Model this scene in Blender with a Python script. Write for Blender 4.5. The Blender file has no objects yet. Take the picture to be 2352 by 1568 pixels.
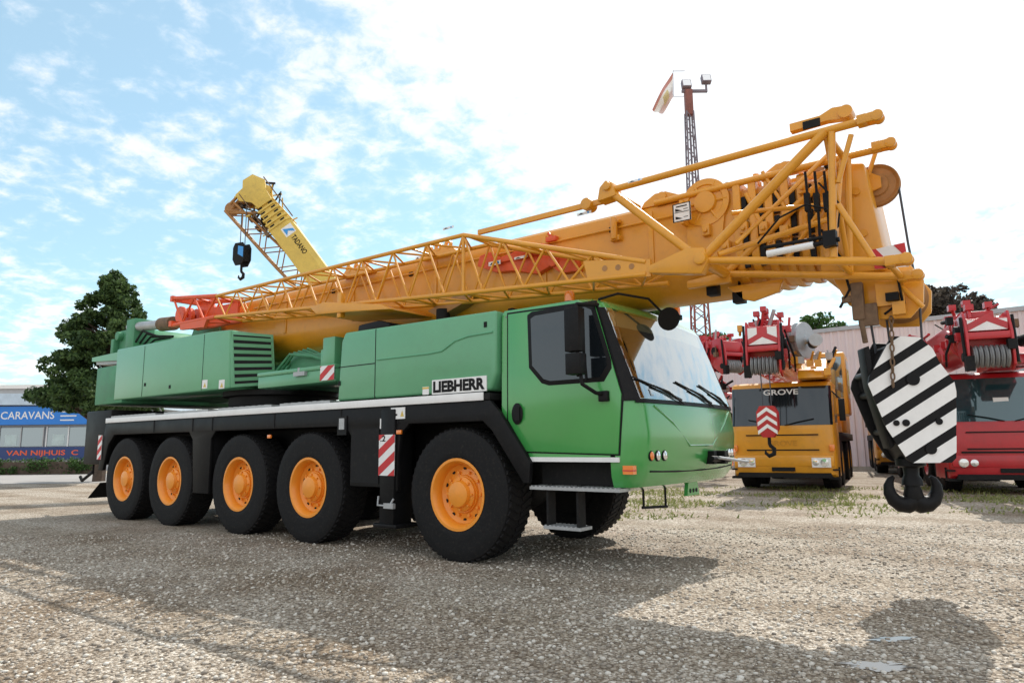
import bpy, bmesh, math, random
import numpy as np
from mathutils import Vector, Matrix
random.seed(7); np.random.seed(7)
V=Vector; PI=math.pi
scene=bpy.context.scene; COL=scene.collection
# ------------------------------------------------------------------ camera
f=1568.; th=math.radians(52.91); pit=math.radians(8.56); rol=math.radians(.6)
F=V((-math.cos(th),math.sin(th),0)); R=V((math.sin(th),math.cos(th),0)); Z=V((0,0,1))
C=V((5.10,-7.05,1.25))
fw=F*math.cos(pit)+Z*math.sin(pit); u0=R.cross(fw)
rt=R*math.cos(rol)-u0*math.sin(rol); up=R*math.sin(rol)+u0*math.cos(rol)
cd=bpy.data.cameras.new('camera'); cam=bpy.data.objects.new('camera',cd); COL.objects.link(cam)
cd.sensor_width=36; cd.lens=24; cd.clip_end=2000; cd.clip_start=.05
M=Matrix((rt,up,-fw)).transposed().to_4x4(); M.translation=C; cam.matrix_world=M
scene.camera=cam
def ray(px,py): return rt*((px-1176)/f)+up*((784-py)/f)+fw
def UY(px,py,y):
    d=ray(px,py); return C+d*((y-C.y)/d.y)
def UZ(px,py,z=0):
    d=ray(px,py); return C+d*((z-C.z)/d.z)
def UD(px,py,D):
    d=ray(px,py); return C+d*(D/d.dot(F))
def xz(px,py,y):
    p=UY(px,py,y); return (p.x,p.z)
def groundat(px,D):
    l=(px-1176)/(f/math.cos(pit)); p=C+(F+R*l)*D; return V((p.x,p.y,0))
RZ=math.atan2(R.y,R.x)
# ------------------------------------------------------------------ materials
def newmat(name):
    m=bpy.data.materials.new(name); m.use_nodes=True; nt=m.node_tree
    return m,nt,nt.nodes['Principled BSDF']
def mat(name,col,rough=.5,metal=0,var=.12,scale=3,coat=0,spec=.5,bump=0,bscale=40,grime=0):
    m,nt,b=newmat(name); N=nt.nodes; L=nt.links
    tc=N.new('ShaderNodeTexCoord')
    n=N.new('ShaderNodeTexNoise'); n.inputs['Scale'].default_value=scale; n.inputs['Detail'].default_value=8; n.inputs['Roughness'].default_value=.65
    L.new(tc.outputs['Object'],n.inputs['Vector'])
    r=N.new('ShaderNodeValToRGB'); L.new(n.outputs['Fac'],r.inputs['Fac'])
    r.color_ramp.elements[0].position=.3; r.color_ramp.elements[1].position=.7
    r.color_ramp.elements[0].color=[c*(1-var) for c in col]+[1]; r.color_ramp.elements[1].color=[min(1,c*(1+var)) for c in col]+[1]
    out=r.outputs['Color']
    if grime:
        n2=N.new('ShaderNodeTexNoise'); n2.inputs['Scale'].default_value=scale*5; n2.inputs['Detail'].default_value=10; n2.inputs['Roughness'].default_value=.75
        L.new(tc.outputs['Object'],n2.inputs['Vector'])
        r2=N.new('ShaderNodeValToRGB'); r2.color_ramp.elements[0].position=.52; r2.color_ramp.elements[1].position=.75
        r2.color_ramp.elements[1].color=(grime,grime,grime,1); r2.color_ramp.elements[0].color=(0,0,0,1)
        L.new(n2.outputs['Fac'],r2.inputs['Fac'])
        mx=N.new('ShaderNodeMix'); mx.data_type='RGBA'; L.new(r2.outputs['Color'],mx.inputs[0]); L.new(out,mx.inputs[6]); mx.inputs[7].default_value=(.09,.075,.055,1)
        out=mx.outputs[2]
    L.new(out,b.inputs['Base Color'])
    mr=N.new('ShaderNodeMapRange'); L.new(n.outputs['Fac'],mr.inputs['Value'])
    mr.inputs['To Min'].default_value=max(.02,rough*.75); mr.inputs['To Max'].default_value=min(1,rough*1.25); L.new(mr.outputs[0],b.inputs['Roughness'])
    b.inputs['Metallic'].default_value=metal; b.inputs['Coat Weight'].default_value=coat; b.inputs['Coat Roughness'].default_value=.12
    b.inputs['Specular IOR Level'].default_value=spec
    if bump:
        n3=N.new('ShaderNodeTexNoise'); n3.inputs['Scale'].default_value=bscale; n3.inputs['Detail'].default_value=4; L.new(tc.outputs['Object'],n3.inputs['Vector'])
        bp=N.new('ShaderNodeBump'); bp.inputs['Strength'].default_value=bump; bp.inputs['Distance'].default_value=.02; L.new(n3.outputs['Fac'],bp.inputs['Height']); L.new(bp.outputs[0],b.inputs['Normal'])
    return m
def leafmat(name,dark,light,trans=.25):
    m,nt,b=newmat(name); N=nt.nodes; L=nt.links
    g=N.new('ShaderNodeNewGeometry'); r=N.new('ShaderNodeValToRGB'); L.new(g.outputs['Random Per Island'],r.inputs['Fac'])
    r.color_ramp.elements[0].color=list(dark)+[1]; r.color_ramp.elements[1].color=list(light)+[1]
    L.new(r.outputs['Color'],b.inputs['Base Color']); b.inputs['Roughness'].default_value=.6; b.inputs['Specular IOR Level'].default_value=.25
    t=N.new('ShaderNodeBsdfTranslucent'); L.new(r.outputs['Color'],t.inputs['Color'])
    mx=N.new('ShaderNodeMixShader'); mx.inputs[0].default_value=trans
    L.new(b.outputs[0],mx.inputs[1]); L.new(t.outputs[0],mx.inputs[2]); L.new(mx.outputs[0],N['Material Output'].inputs['Surface'])
    return m
def glassmat(name,col,gl,tint=(.8,.9,.95),rough=.03,clear=None,k=.5):
    m,nt,b=newmat(name); N=nt.nodes; L=nt.links
    b.inputs['Base Color'].default_value=list(col)+[1]; b.inputs['Roughness'].default_value=.08
    src=b.outputs[0]
    if clear:
        t=N.new('ShaderNodeBsdfTransparent'); t.inputs['Color'].default_value=list(clear)+[1]; src=t.outputs[0]
    g=N.new('ShaderNodeBsdfGlossy'); g.inputs['Color'].default_value=list(tint)+[1]; g.inputs['Roughness'].default_value=rough
    lw=N.new('ShaderNodeLayerWeight'); lw.inputs['Blend'].default_value=.35
    a=N.new('ShaderNodeMath'); a.operation='MULTIPLY_ADD'; a.use_clamp=True; L.new(lw.outputs['Facing'],a.inputs[0]); a.inputs[1].default_value=k; a.inputs[2].default_value=gl
    mx=N.new('ShaderNodeMixShader'); L.new(a.outputs[0],mx.inputs[0]); L.new(src,mx.inputs[1]); L.new(g.outputs[0],mx.inputs[2]); L.new(mx.outputs[0],N['Material Output'].inputs['Surface'])
    return m
G_H=mat('green_paint',(.11,.355,.185),.36,var=.07,scale=1.2,coat=.3,grime=.10)
G_C=mat('cab_green_paint',(.055,.325,.075),.25,var=.05,scale=1.0,coat=.9,grime=.05)
G_D=mat('dull_green_paint',(.06,.24,.12),.55,var=.2,scale=3,grime=.4)
YEL=mat('boom_yellow_paint',(.70,.305,.014),.38,var=.09,scale=1.5,coat=.3,grime=.2)
YEB=mat('bright_yellow_paint',(.66,.46,.09),.5,var=.14,scale=2,grime=.35)
ORA=mat('orange_wheel_paint',(.86,.30,.022),.4,var=.06,scale=4,coat=.2,grime=.14)
ROR=mat('red_orange_paint',(.72,.10,.025),.45,var=.1,scale=3,grime=.25)
BLK=mat('black_paint',(.007,.007,.008),.5,var=.3,scale=3,spec=.18,grime=.12)
DRK=mat('dark_steel',(.012,.012,.013),.65,var=.3,scale=4,spec=.18,grime=.22)
RUB=mat('tyre_rubber',(.009,.009,.010),.78,var=.35,scale=6,bump=.15,bscale=60,spec=.25,grime=.30)
GRY=mat('grey_metal',(.40,.41,.42),.45,metal=.3,var=.15,scale=6,grime=.25)
WHI=mat('white_paint',(.80,.80,.80),.5,var=.05,scale=6,grime=.08)
RED=mat('red_paint',(.46,.014,.022),.4,var=.15,scale=3,coat=.3,grime=.25)
REDB=mat('red_stripe',(.55,.025,.03),.5,var=.08,scale=6)
RUST=mat('rusty_steel',(.16,.10,.06),.8,var=.4,scale=10)
BRN=mat('brown_sheave',(.36,.17,.05),.5,var=.2,scale=8)
MASTG=mat('mast_hazed_steel',(.20,.17,.20),.6,var=.2,scale=2)  # upper mast's red-brown greyed, haze put into the colour
MASTR=mat('mast_red_primer',(.25,.09,.07),.7,var=.25,scale=2)
ROPE=mat('wire_rope',(.05,.055,.07),.5,var=.3,scale=60)
AMB=mat('amber_lens',(.85,.22,.02),.2,var=.05,coat=1)
GLS=glassmat('windscreen_glass',(.1,.1,.1),.26,(.92,.96,.96),.02,clear=(.66,.75,.75),k=.55)
GLD=glassmat('dark_cab_glass',(.02,.05,.06),.08,(.6,.8,.85),k=.3)
GLM=glassmat('tinted_cab_glass',(.010,.013,.016),.03,(.6,.75,.85),k=.14)
GLB=glassmat('shop_window_glass',(.05,.07,.08),.2)
LMP=glassmat('lamp_glass',(.5,.5,.5),.45,(1,1,1))
BLU=mat('blue_sign',(.015,.20,.66),.4,var=.05)
BLD=mat('navy_sign',(.02,.05,.18),.4,var=.05)
LBL=mat('sky_blue_sticker',(.04,.30,.72),.4,var=.05)
CLAD=mat('lilac_grey_cladding',(.66,.57,.58),.6,var=.06,scale=.4)
GRB=mat('grey_building',(.40,.42,.45),.7,var=.08)
BARK=mat('bark',(.08,.055,.04),.9,var=.4,scale=8)
ASPH=mat('asphalt',(.30,.285,.27),.9,var=.15,scale=.8,bump=.2,bscale=60)
TAN=mat('tan_visor',(.42,.32,.16),.5)
SEAT=mat('seat_fabric',(.06,.07,.09),.9,var=.3,scale=8)
TRIM=mat('cab_trim',(.20,.21,.22),.8)
LF1=leafmat('conifer_leaves',(.018,.045,.016),(.11,.18,.055),.25)
LF2=leafmat('dark_crown_leaves',(.035,.03,.03),(.11,.09,.07))
LF3=leafmat('hedge_leaves',(.02,.05,.012),(.08,.16,.04))
GRS=leafmat('grass_blades',(.15,.18,.05),(.32,.33,.13),.3)
# ------------------------------------------------------------------ mesh builder
def frame(ax):
    ax=V(ax).normalized(); t=V((0,0,1)) if abs(ax.z)<.9 else V((1,0,0))
    a=ax.cross(t).normalized(); return a,ax.cross(a).normalized(),ax
class MB:
    def __init__(s,T=None): s.v=[]; s.f=[]; s.mi=[]; s.m=0; s.T=T
    def add(s,vs,fs):
        o=len(s.v)
        for v in vs:
            v=V(v)
            if s.T is not None: v=s.T@v
            s.v.append(v[:])
        for q in fs: s.f.append([i+o for i in q]); s.mi.append(s.m)
        return s
    def box(s,x0,x1,y0,y1,z0,z1,T=None):
        vs=[V((x,y,z)) for x in(x0,x1) for y in(y0,y1) for z in(z0,z1)]
        if T is not None: vs=[T@v for v in vs]
        return s.add(vs,[(0,1,3,2),(4,6,7,5),(0,4,5,1),(2,3,7,6),(0,2,6,4),(1,5,7,3)])
    def prism(s,pts,a,b,ax='y'):
        k={'y':lambda p,h:(p[0],h,p[1]),'x':lambda p,h:(h,p[0],p[1]),'z':lambda p,h:(p[0],p[1],h)}[ax]
        n=len(pts); vs=[k(p,a) for p in pts]+[k(p,b) for p in pts]
        return s.add(vs,[list(range(n)),list(range(2*n-1,n-1,-1))]+[(i,(i+1)%n,n+(i+1)%n,n+i) for i in range(n)])
    def path(s,pts,r,n=8):
        pts=[V(p) for p in pts]; rs=r if isinstance(r,(list,tuple)) else [r]*len(pts)
        vs=[];fs=[]; prev=None
        for i,p in enumerate(pts):
            t=(pts[min(i+1,len(pts)-1)]-pts[max(i-1,0)]).normalized()
            if prev is None: a,b,_=frame(t)
            else:
                a=prev-t*prev.dot(t)
                a=a.normalized() if a.length>1e-5 else frame(t)[0]; b=t.cross(a)
            prev=a
            for k in range(n):
                q=2*PI*k/n; vs.append(p+(a*math.cos(q)+b*math.sin(q))*rs[i])
        for i in range(len(pts)-1):
            for k in range(n): fs.append((i*n+k,i*n+(k+1)%n,(i+1)*n+(k+1)%n,(i+1)*n+k))
        fs.append(list(range(n))[::-1]); fs.append([(len(pts)-1)*n+k for k in range(n)])
        return s.add(vs,fs)
    def tube(s,p,q,r,n=8): return s.path([p,q],r,n)
    def lathe(s,prof,o,ax,n=32,closed=False):
        a,b,c=frame(ax); o=V(o); vs=[];fs=[]
        for (r,h) in prof:
            for k in range(n):
                q=2*PI*k/n; vs.append(o+c*h+(a*math.cos(q)+b*math.sin(q))*max(r,1e-4))
        m=len(prof)
        for i in range(m if closed else m-1):
            j=(i+1)%m
            for k in range(n): fs.append((i*n+k,i*n+(k+1)%n,j*n+(k+1)%n,j*n+k))
        if not closed: fs.append(list(range(n))[::-1]); fs.append([(m-1)*n+k for k in range(n)])
        return s.add(vs,fs)
    def cyl(s,p,q,r,n=20):
        p=V(p);q=V(q); return s.lathe([(r,0),(r,(q-p).length)],p,q-p,n)
    def loft(s,rings,cap=True,skip=None):
        n=len(rings[0]); vs=[p for r in rings for p in r]; fs=[]
        for i in range(len(rings)-1):
            for k in range(n):
                if skip and skip(i,k): continue
                fs.append((i*n+k,i*n+(k+1)%n,(i+1)*n+(k+1)%n,(i+1)*n+k))
        if cap: fs.append(list(range(n))[::-1]); fs.append([(len(rings)-1)*n+k for k in range(n)])
        return s.add(vs,fs)
    def strip(s,A,B):
        n=len(A); return s.add(list(A)+list(B),[(k,k+1,n+k+1,n+k) for k in range(n-1)])
    def build(s,name,mats,parent=None,bevel=0,smooth=True,ang=35,seg=2):
        me=bpy.data.meshes.new(name); me.from_pydata(s.v,[],s.f); 
        mats=mats if isinstance(mats,(list,tuple)) else [mats]
        for m in mats: me.materials.append(m)
        me.polygons.foreach_set('material_index',s.mi)
        bm=bmesh.new(); bm.from_mesh(me); bmesh.ops.recalc_face_normals(bm,faces=bm.faces)
        if bevel:
            es=[e for e in bm.edges if len(e.link_faces)==2 and e.calc_face_angle(0)>.5]
            bmesh.ops.bevel(bm,geom=es,offset=bevel,segments=seg,affect='EDGES',clamp_overlap=True,profile=.5)
        bm.to_mesh(me); bm.free()
        if smooth:
            me.polygons.foreach_set('use_smooth',[True]*len(me.polygons)); me.set_sharp_from_angle(angle=math.radians(ang))
        o=bpy.data.objects.new(name,me); COL.objects.link(o)
        if parent: o.parent=parent
        return o
def tag(o,label,cat,group=None,kind=None):
    if label: o['label']=label
    if cat: o['category']=cat
    if group: o['group']=group
    if kind: o['kind']=kind
    return o
def root(name,label,cat,loc=(0,0,0),rz=0,group=None):
    o=bpy.data.objects.new(name,None); COL.objects.link(o); o.location=loc; o.rotation_euler=(0,0,rz); o.empty_display_size=.3
    return tag(o,label,cat,group)
def copy_part(o,parent,loc=None,rz=None):
    c=o.copy(); COL.objects.link(c); c.parent=parent
    if loc is not None: c.location=loc
    if rz is not None: c.rotation_euler=(0,0,rz)
    for ch in o.children: copy_part(ch,c)
    return c
def text(body,o,r,u,w,h,m,parent,name='lettering',bold=.02):
    cu=bpy.data.curves.new('lettering','FONT'); cu.body=body; cu.offset=bold; cu.resolution_u=3
    ob=bpy.data.objects.new('lettering',cu); COL.objects.link(ob)
    dg=bpy.context.evaluated_depsgraph_get(); me=bpy.data.meshes.new_from_object(ob.evaluated_get(dg))
    bpy.data.objects.remove(ob)
    xs=[v.co.x for v in me.vertices]; ys=[v.co.y for v in me.vertices]
    x0,x1,y0,y1=min(xs),max(xs),min(ys),max(ys); r=V(r).normalized();u=V(u).normalized();o=V(o)
    for v in me.vertices: v.co=o+r*((v.co.x-x0)/(x1-x0)*w)+u*((v.co.y-y0)/(y1-y0)*h)
    me.materials.clear(); me.materials.append(m); me.name=name
    t=bpy.data.objects.new(name,me); COL.objects.link(t); t.parent=parent
    return t
def clip(poly,nx,ny,c):   # keep nx*x+ny*y<=c
    out=[]
    for i in range(len(poly)):
        p=poly[i];q=poly[(i+1)%len(poly)]; dp=nx*p[0]+ny*p[1]-c; dq=nx*q[0]+ny*q[1]-c
        if dp<=0: out.append(p)
        if dp*dq<0:
            t=dp/(dp-dq); out.append((p[0]+(q[0]-p[0])*t,p[1]+(q[1]-p[1])*t))
    return out
def bands(poly,ang,w,gap,off=0):
    nx,ny=math.cos(ang),math.sin(ang); ds=[nx*p[0]+ny*p[1] for p in poly]; a=min(ds)+off; res=[]
    while a<max(ds):
        q=clip(clip(poly,nx,ny,a+w),-nx,-ny,-a)
        if len(q)>2: res.append(q)
        a+=w+gap
    return res
def lattice(mb,st,rc,rb,faces=((0,3),(1,2),(0,1),(3,2)),n=6):
    k=len(st[0])
    for c in range(k): mb.path([s[c] for s in st],rc,8)
    for (a,b) in faces:
        for i in range(len(st)-1):
            if i%2==0: mb.tube(st[i][a],st[i+1][b],rb,n)
            else: mb.tube(st[i][b],st[i+1][a],rb,n)
# ------------------------------------------------------------------ world + sun
el=math.radians(46); sh=V((-.134,.991,0)).normalized(); SD=V((sh.x*math.cos(el),sh.y*math.cos(el),math.sin(el)))
w=bpy.data.worlds.new('World'); scene.world=w; w.use_nodes=True; nt=w.node_tree; N=nt.nodes; L=nt.links
for n_ in list(N): N.remove(n_)
def nd(t,**k):
    x=N.new(t)
    for a,b in k.items(): setattr(x,a,b)
    return x
def mth(op,a,b=None,c=None,cl=False):
    x=nd('ShaderNodeMath',operation=op,use_clamp=cl)
    for i,q in enumerate((a,b,c)):
        if q is None: continue
        if isinstance(q,(int,float)): x.inputs[i].default_value=q
        else: L.new(q,x.inputs[i])
    return x.outputs[0]
def smooth(v,a,b,hi):
    x=nd('ShaderNodeMapRange',interpolation_type='SMOOTHSTEP'); L.new(v,x.inputs['Value']); x.inputs['From Min'].default_value=a; x.inputs['From Max'].default_value=b; x.inputs['To Max'].default_value=hi; return x.outputs[0]
sky=nd('ShaderNodeTexSky',sky_type='NISHITA',sun_disc=False); sky.sun_elevation=el; sky.sun_rotation=math.atan2(SD.x,SD.y); sky.air_density=1.1; sky.dust_density=.5; sky.ozone_density=1.2
tint=nd('ShaderNodeMix',data_type='RGBA',blend_type='MULTIPLY'); tint.inputs[0].default_value=1; L.new(sky.outputs[0],tint.inputs[6]); tint.inputs[7].default_value=(.88,1.12,1.08,1)
tc=nd('ShaderNodeTexCoord'); sp=nd('ShaderNodeSeparateXYZ'); L.new(tc.outputs['Generated'],sp.inputs[0])
zz=mth('ADD',mth('MAXIMUM',sp.outputs[2],0),.22)
cb=nd('ShaderNodeCombineXYZ'); L.new(mth('DIVIDE',sp.outputs[0],zz),cb.inputs[0]); L.new(mth('DIVIDE',sp.outputs[1],zz),cb.inputs[1])
n1=nd('ShaderNodeTexNoise'); n1.inputs['Scale'].default_value=12; n1.inputs['Detail'].default_value=9; n1.inputs['Roughness'].default_value=.6; n1.inputs['Distortion'].default_value=.2; L.new(cb.outputs[0],n1.inputs['Vector'])
n2=nd('ShaderNodeTexNoise'); n2.inputs['Scale'].default_value=2.1; n2.inputs['Detail'].default_value=4; L.new(cb.outputs[0],n2.inputs['Vector'])
def dot(vec):
    vd=nd('ShaderNodeVectorMath',operation='DOT_PRODUCT'); L.new(tc.outputs['Generated'],vd.inputs[0]); vd.inputs[1].default_value=vec; return vd.outputs['Value']
sb=smooth(dot(SD),.76,.94,.5); hz=smooth(sp.outputs[2],.22,0.,.16); bk_fill=smooth(dot(F),.15,-.35,.34)  # last term: unseen cloud added behind the camera to brighten shaded sides
sm=mth('ADD',mth('ADD',n1.outputs['Fac'],mth('MULTIPLY',n2.outputs['Fac'],.6)),mth('ADD',mth('ADD',sb,hz),bk_fill))
mk=nd('ShaderNodeMapRange',interpolation_type='SMOOTHSTEP'); L.new(sm,mk.inputs['Value']); mk.inputs['From Min'].default_value=.72; mk.inputs['From Max'].default_value=1.14; mk.inputs['To Min'].default_value=.31; mk.inputs['To Max'].default_value=.88
bg1=nd('ShaderNodeBackground'); L.new(tint.outputs[2],bg1.inputs['Color']); bg1.inputs['Strength'].default_value=.15
bg2=nd('ShaderNodeBackground')
cr=nd('ShaderNodeValToRGB'); L.new(mk.outputs[0],cr.inputs['Fac']); cr.color_ramp.elements[0].position=.31; cr.color_ramp.elements[1].position=.6
cr.color_ramp.elements[0].color=(.70,.92,1.0,1); cr.color_ramp.elements[1].color=(.98,.99,1,1); L.new(cr.outputs[0],bg2.inputs['Color']); bg2.inputs['Strength'].default_value=1.28
mxs=nd('ShaderNodeMixShader'); L.new(mk.outputs[0],mxs.inputs[0]); L.new(bg1.outputs[0],mxs.inputs[1]); L.new(bg2.outputs[0],mxs.inputs[2])
wo=nd('ShaderNodeOutputWorld'); L.new(mxs.outputs[0],wo.inputs['Surface'])
sl=bpy.data.lights.new('sun','SUN'); sl.energy=5; sl.angle=math.radians(.5); sl.color=(1,.94,.85)
so=bpy.data.objects.new('sun',sl); COL.objects.link(so); so.rotation_euler=SD.to_track_quat('Z','Y').to_euler(); so.location=(0,0,30)
scene.view_settings.view_transform='Standard'; scene.view_settings.look='None'; scene.view_settings.exposure=0
# ------------------------------------------------------------------ ground
gm,nt,b=newmat('gravel_ground'); N=nt.nodes; L=nt.links
tc=N.new('ShaderNodeTexCoord')
def vor(scale):
    v=N.new('ShaderNodeTexVoronoi'); v.inputs['Scale'].default_value=scale; L.new(tc.outputs['Object'],v.inputs['Vector']); return v
v1=vor(46); v2=vor(105)
s1=N.new('ShaderNodeSeparateColor'); L.new(v1.outputs['Color'],s1.inputs[0])
r1=N.new('ShaderNodeValToRGB'); L.new(s1.outputs[0],r1.inputs['Fac']); e=r1.color_ramp.elements
e[0].color=(.24,.20,.16,1); e[1].color=(.76,.71,.63,1); q=e.new(.3); q.color=(.42,.36,.29,1); q=e.new(.7); q.color=(.56,.50,.42,1)
gap=N.new('ShaderNodeValToRGB'); L.new(v1.outputs['Distance'],gap.inputs['Fac']); e=gap.color_ramp.elements; e[0].position=.32; e[0].color=(1,1,1,1); e[1].position=.75; e[1].color=(.46,.42,.37,1)  # shade between the stones painted into the colour at cell edges
mg=N.new('ShaderNodeMix'); mg.data_type='RGBA'; mg.blend_type='MULTIPLY'; mg.inputs[0].default_value=1; L.new(r1.outputs[0],mg.inputs[6]); L.new(gap.outputs[0],mg.inputs[7])
nz=N.new('ShaderNodeTexNoise'); nz.inputs['Scale'].default_value=.45; nz.inputs['Detail'].default_value=8; nz.inputs['Roughness'].default_value=.65; L.new(tc.outputs['Object'],nz.inputs['Vector'])
rz_=N.new('ShaderNodeValToRGB'); L.new(nz.outputs['Fac'],rz_.inputs['Fac']); rz_.color_ramp.elements[0].position=.34; rz_.color_ramp.elements[1].position=.54
rz_.color_ramp.elements[0].color=(.58,.50,.42,1); rz_.color_ramp.elements[1].color=(1.0,1.0,1.0,1)
wv=N.new('ShaderNodeTexWave'); wv.inputs['Scale'].default_value=.22; wv.inputs['Distortion'].default_value=2.5; wv.inputs['Detail'].default_value=3; wv.bands_direction='Y'; L.new(tc.outputs['Object'],wv.inputs['Vector'])
wr=N.new('ShaderNodeValToRGB'); L.new(wv.outputs['Fac'],wr.inputs['Fac']); wr.color_ramp.elements[0].color=(.85,.82,.78,1); wr.color_ramp.elements[0].position=.1; wr.color_ramp.elements[1].color=(1,1,1,1); wr.color_ramp.elements[1].position=.55
mu=N.new('ShaderNodeMix'); mu.data_type='RGBA'; mu.blend_type='MULTIPLY'; mu.inputs[0].default_value=1; L.new(mg.outputs[2],mu.inputs[6]); L.new(rz_.outputs[0],mu.inputs[7])
mu2=N.new('ShaderNodeMix'); mu2.data_type='RGBA'; mu2.blend_type='MULTIPLY'; mu2.inputs[0].default_value=1; L.new(mu.outputs[2],mu2.inputs[6]); L.new(wr.outputs[0],mu2.inputs[7])
L.new(mu2.outputs[2],b.inputs['Base Color']); b.inputs['Roughness'].default_value=.85; b.inputs['Specular IOR Level'].default_value=.3
ad=N.new('ShaderNodeMath'); ad.operation='ADD'; L.new(v1.outputs['Distance'],ad.inputs[0]); L.new(v2.outputs['Distance'],ad.inputs[1])
bp=N.new('ShaderNodeBump'); bp.invert=True; bp.inputs['Strength'].default_value=.65; bp.inputs['Distance'].default_value=.015; L.new(ad.outputs[0],bp.inputs['Height']); L.new(bp.outputs[0],b.inputs['Normal'])
tag(MB().add([(-600,-600,0),(600,-600,0),(600,600,0),(-600,600,0)],[(0,1,2,3)]).build('ground',gm,smooth=False),None,None,kind='structure')
rd=[C+F*D+R*l for (D,l) in((25.5,-90),(25.5,-9),(35,-9),(35,-90))]
tag(MB().add([(p.x,p.y,.004) for p in rd],[(0,1,2,3)]).build('road',ASPH,smooth=False),None,None,kind='structure')
# puddles
wm,nt,b=newmat('puddle_water'); b.inputs['Base Color'].default_value=(.14,.12,.10,1); b.inputs['Roughness'].default_value=.05; b.inputs['IOR'].default_value=2.1
PUD=[(2048,1468,.17,.05),(2015,1530,.24,.075)]
for (px,py,a,bb) in PUD:
    o=UZ(px,py,0); pts=[]; rp=random.Random(px)
    for k in range(90):
        q=2*PI*k/90; rr=.85+.30*math.sin(2*q+px)+.18*math.sin(5*q+py)+.12*math.sin(11*q+1)+rp.uniform(-.10,.10)
        p=o+R*(a*rr*math.cos(q))+F*(bb*rr*math.sin(q)); pts.append((p.x,p.y))
    tag(MB().prism(pts,.001,.005,'z').build('water',wm,smooth=False),None,None,kind='structure')
# pebbles
ico=bmesh.new(); bmesh.ops.create_icosphere(ico,subdivisions=1,radius=1); iv=np.array([v.co[:] for v in ico.verts]); ifc=np.array([[v.index for v in q.verts] for q in ico.faces]); ico.free()
NP=40000
D=1.9+8.5*np.random.rand(NP)**1.25; lat=(np.random.rand(NP)*2-1)*.82*D
keep=np.ones(NP,bool)
for (px,py,a,bb) in PUD:
    o=UZ(px,py,0)-C; dl=lat-o.dot(R); dd=D-o.dot(F); keep&=(((dl/(a*.95))**2+(dd/(bb*.95))**2)>1)|(np.random.rand(NP)<.3)
D=D[keep]; lat=lat[keep]; NP=len(D)
px_=C.x+F.x*D+R.x*lat; py_=C.y+F.y*D+R.y*lat
sz=.005+.014*np.random.rand(NP)**2.4
sc=np.stack([sz*(.8+.6*np.random.rand(NP)),sz*(.8+.4*np.random.rand(NP)),sz*(.5+.3*np.random.rand(NP))],1)
an=np.random.rand(NP)*2*PI; jit=1+.25*(np.random.rand(NP,12,1)-.5)
vv=iv[None]*jit*sc[:,None,:]; ca,sa=np.cos(an)[:,None],np.sin(an)[:,None]
vx=vv[:,:,0]*ca-vv[:,:,1]*sa+px_[:,None]; vy=vv[:,:,0]*sa+vv[:,:,1]*ca+py_[:,None]; vz=vv[:,:,2]+(sc[:,2]*.4)[:,None]
vs=np.stack([vx,vy,vz],2).reshape(-1,3); fs=(ifc[None]+(np.arange(NP)*12)[:,None,None]).reshape(-1,3)
def npmesh(name,vs,fs,m,parent=None,smooth=False):
    k=fs.shape[1]; me=bpy.data.meshes.new(name); me.vertices.add(len(vs)); me.vertices.foreach_set('co',vs.astype(np.float32).ravel())
    me.loops.add(fs.size); me.loops.foreach_set('vertex_index',fs.astype(np.int32).ravel())
    me.polygons.add(len(fs)); me.polygons.foreach_set('loop_start',np.arange(len(fs),dtype=np.int32)*k)
    me.update(calc_edges=True); me.validate()
    if smooth: me.polygons.foreach_set('use_smooth',[True]*len(me.polygons))
    me.materials.append(m); o=bpy.data.objects.new(name,me); COL.objects.link(o)
    if parent: o.parent=parent
    return o
pm,nt,b=newmat('pebble_stone'); g=nt.nodes.new('ShaderNodeNewGeometry'); r=nt.nodes.new('ShaderNodeValToRGB'); nt.links.new(g.outputs['Random Per Island'],r.inputs['Fac'])
e=r.color_ramp.elements; e[0].color=(.17,.145,.12,1); e[1].color=(.64,.61,.55,1); q=e.new(.5); q.color=(.39,.335,.27,1); nt.links.new(r.outputs[0],b.inputs['Base Color']); b.inputs['Roughness'].default_value=.7
tag(npmesh('gravel',vs,fs,pm,smooth=True),'loose grey and tan pebbles strewn over the yard in the foreground','gravel',kind='stuff')
# grass
bl=[];bf=[]
for i in range(15000):
    D=random.uniform(11.5,19.5); l=random.uniform(.13,.80)
    if D<13.5 and random.random()<.7: continue
    p=C+(F+R*l)*D; h=random.uniform(.025,.08)*random.uniform(.5,1.4); a=random.uniform(0,2*PI); ww=.02
    dx,dy=math.cos(a)*ww,math.sin(a)*ww; k=len(bl); lx,ly=random.gauss(0,.04),random.gauss(0,.04)
    if math.sin(p.x*1.7+p.y*.6)+math.sin(p.y*2.1-p.x*.5)+random.gauss(0,.6)<.2: continue
    bl+= [(p.x-dx,p.y-dy,0),(p.x+dx,p.y+dy,0),(p.x+lx,p.y+ly,h)]; bf.append((k,k+1,k+2))
tag(npmesh('grass',np.array(bl),np.array(bf),GRS),'thin patchy grass growing through the gravel before the parked cranes','grass',kind='stuff')
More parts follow.
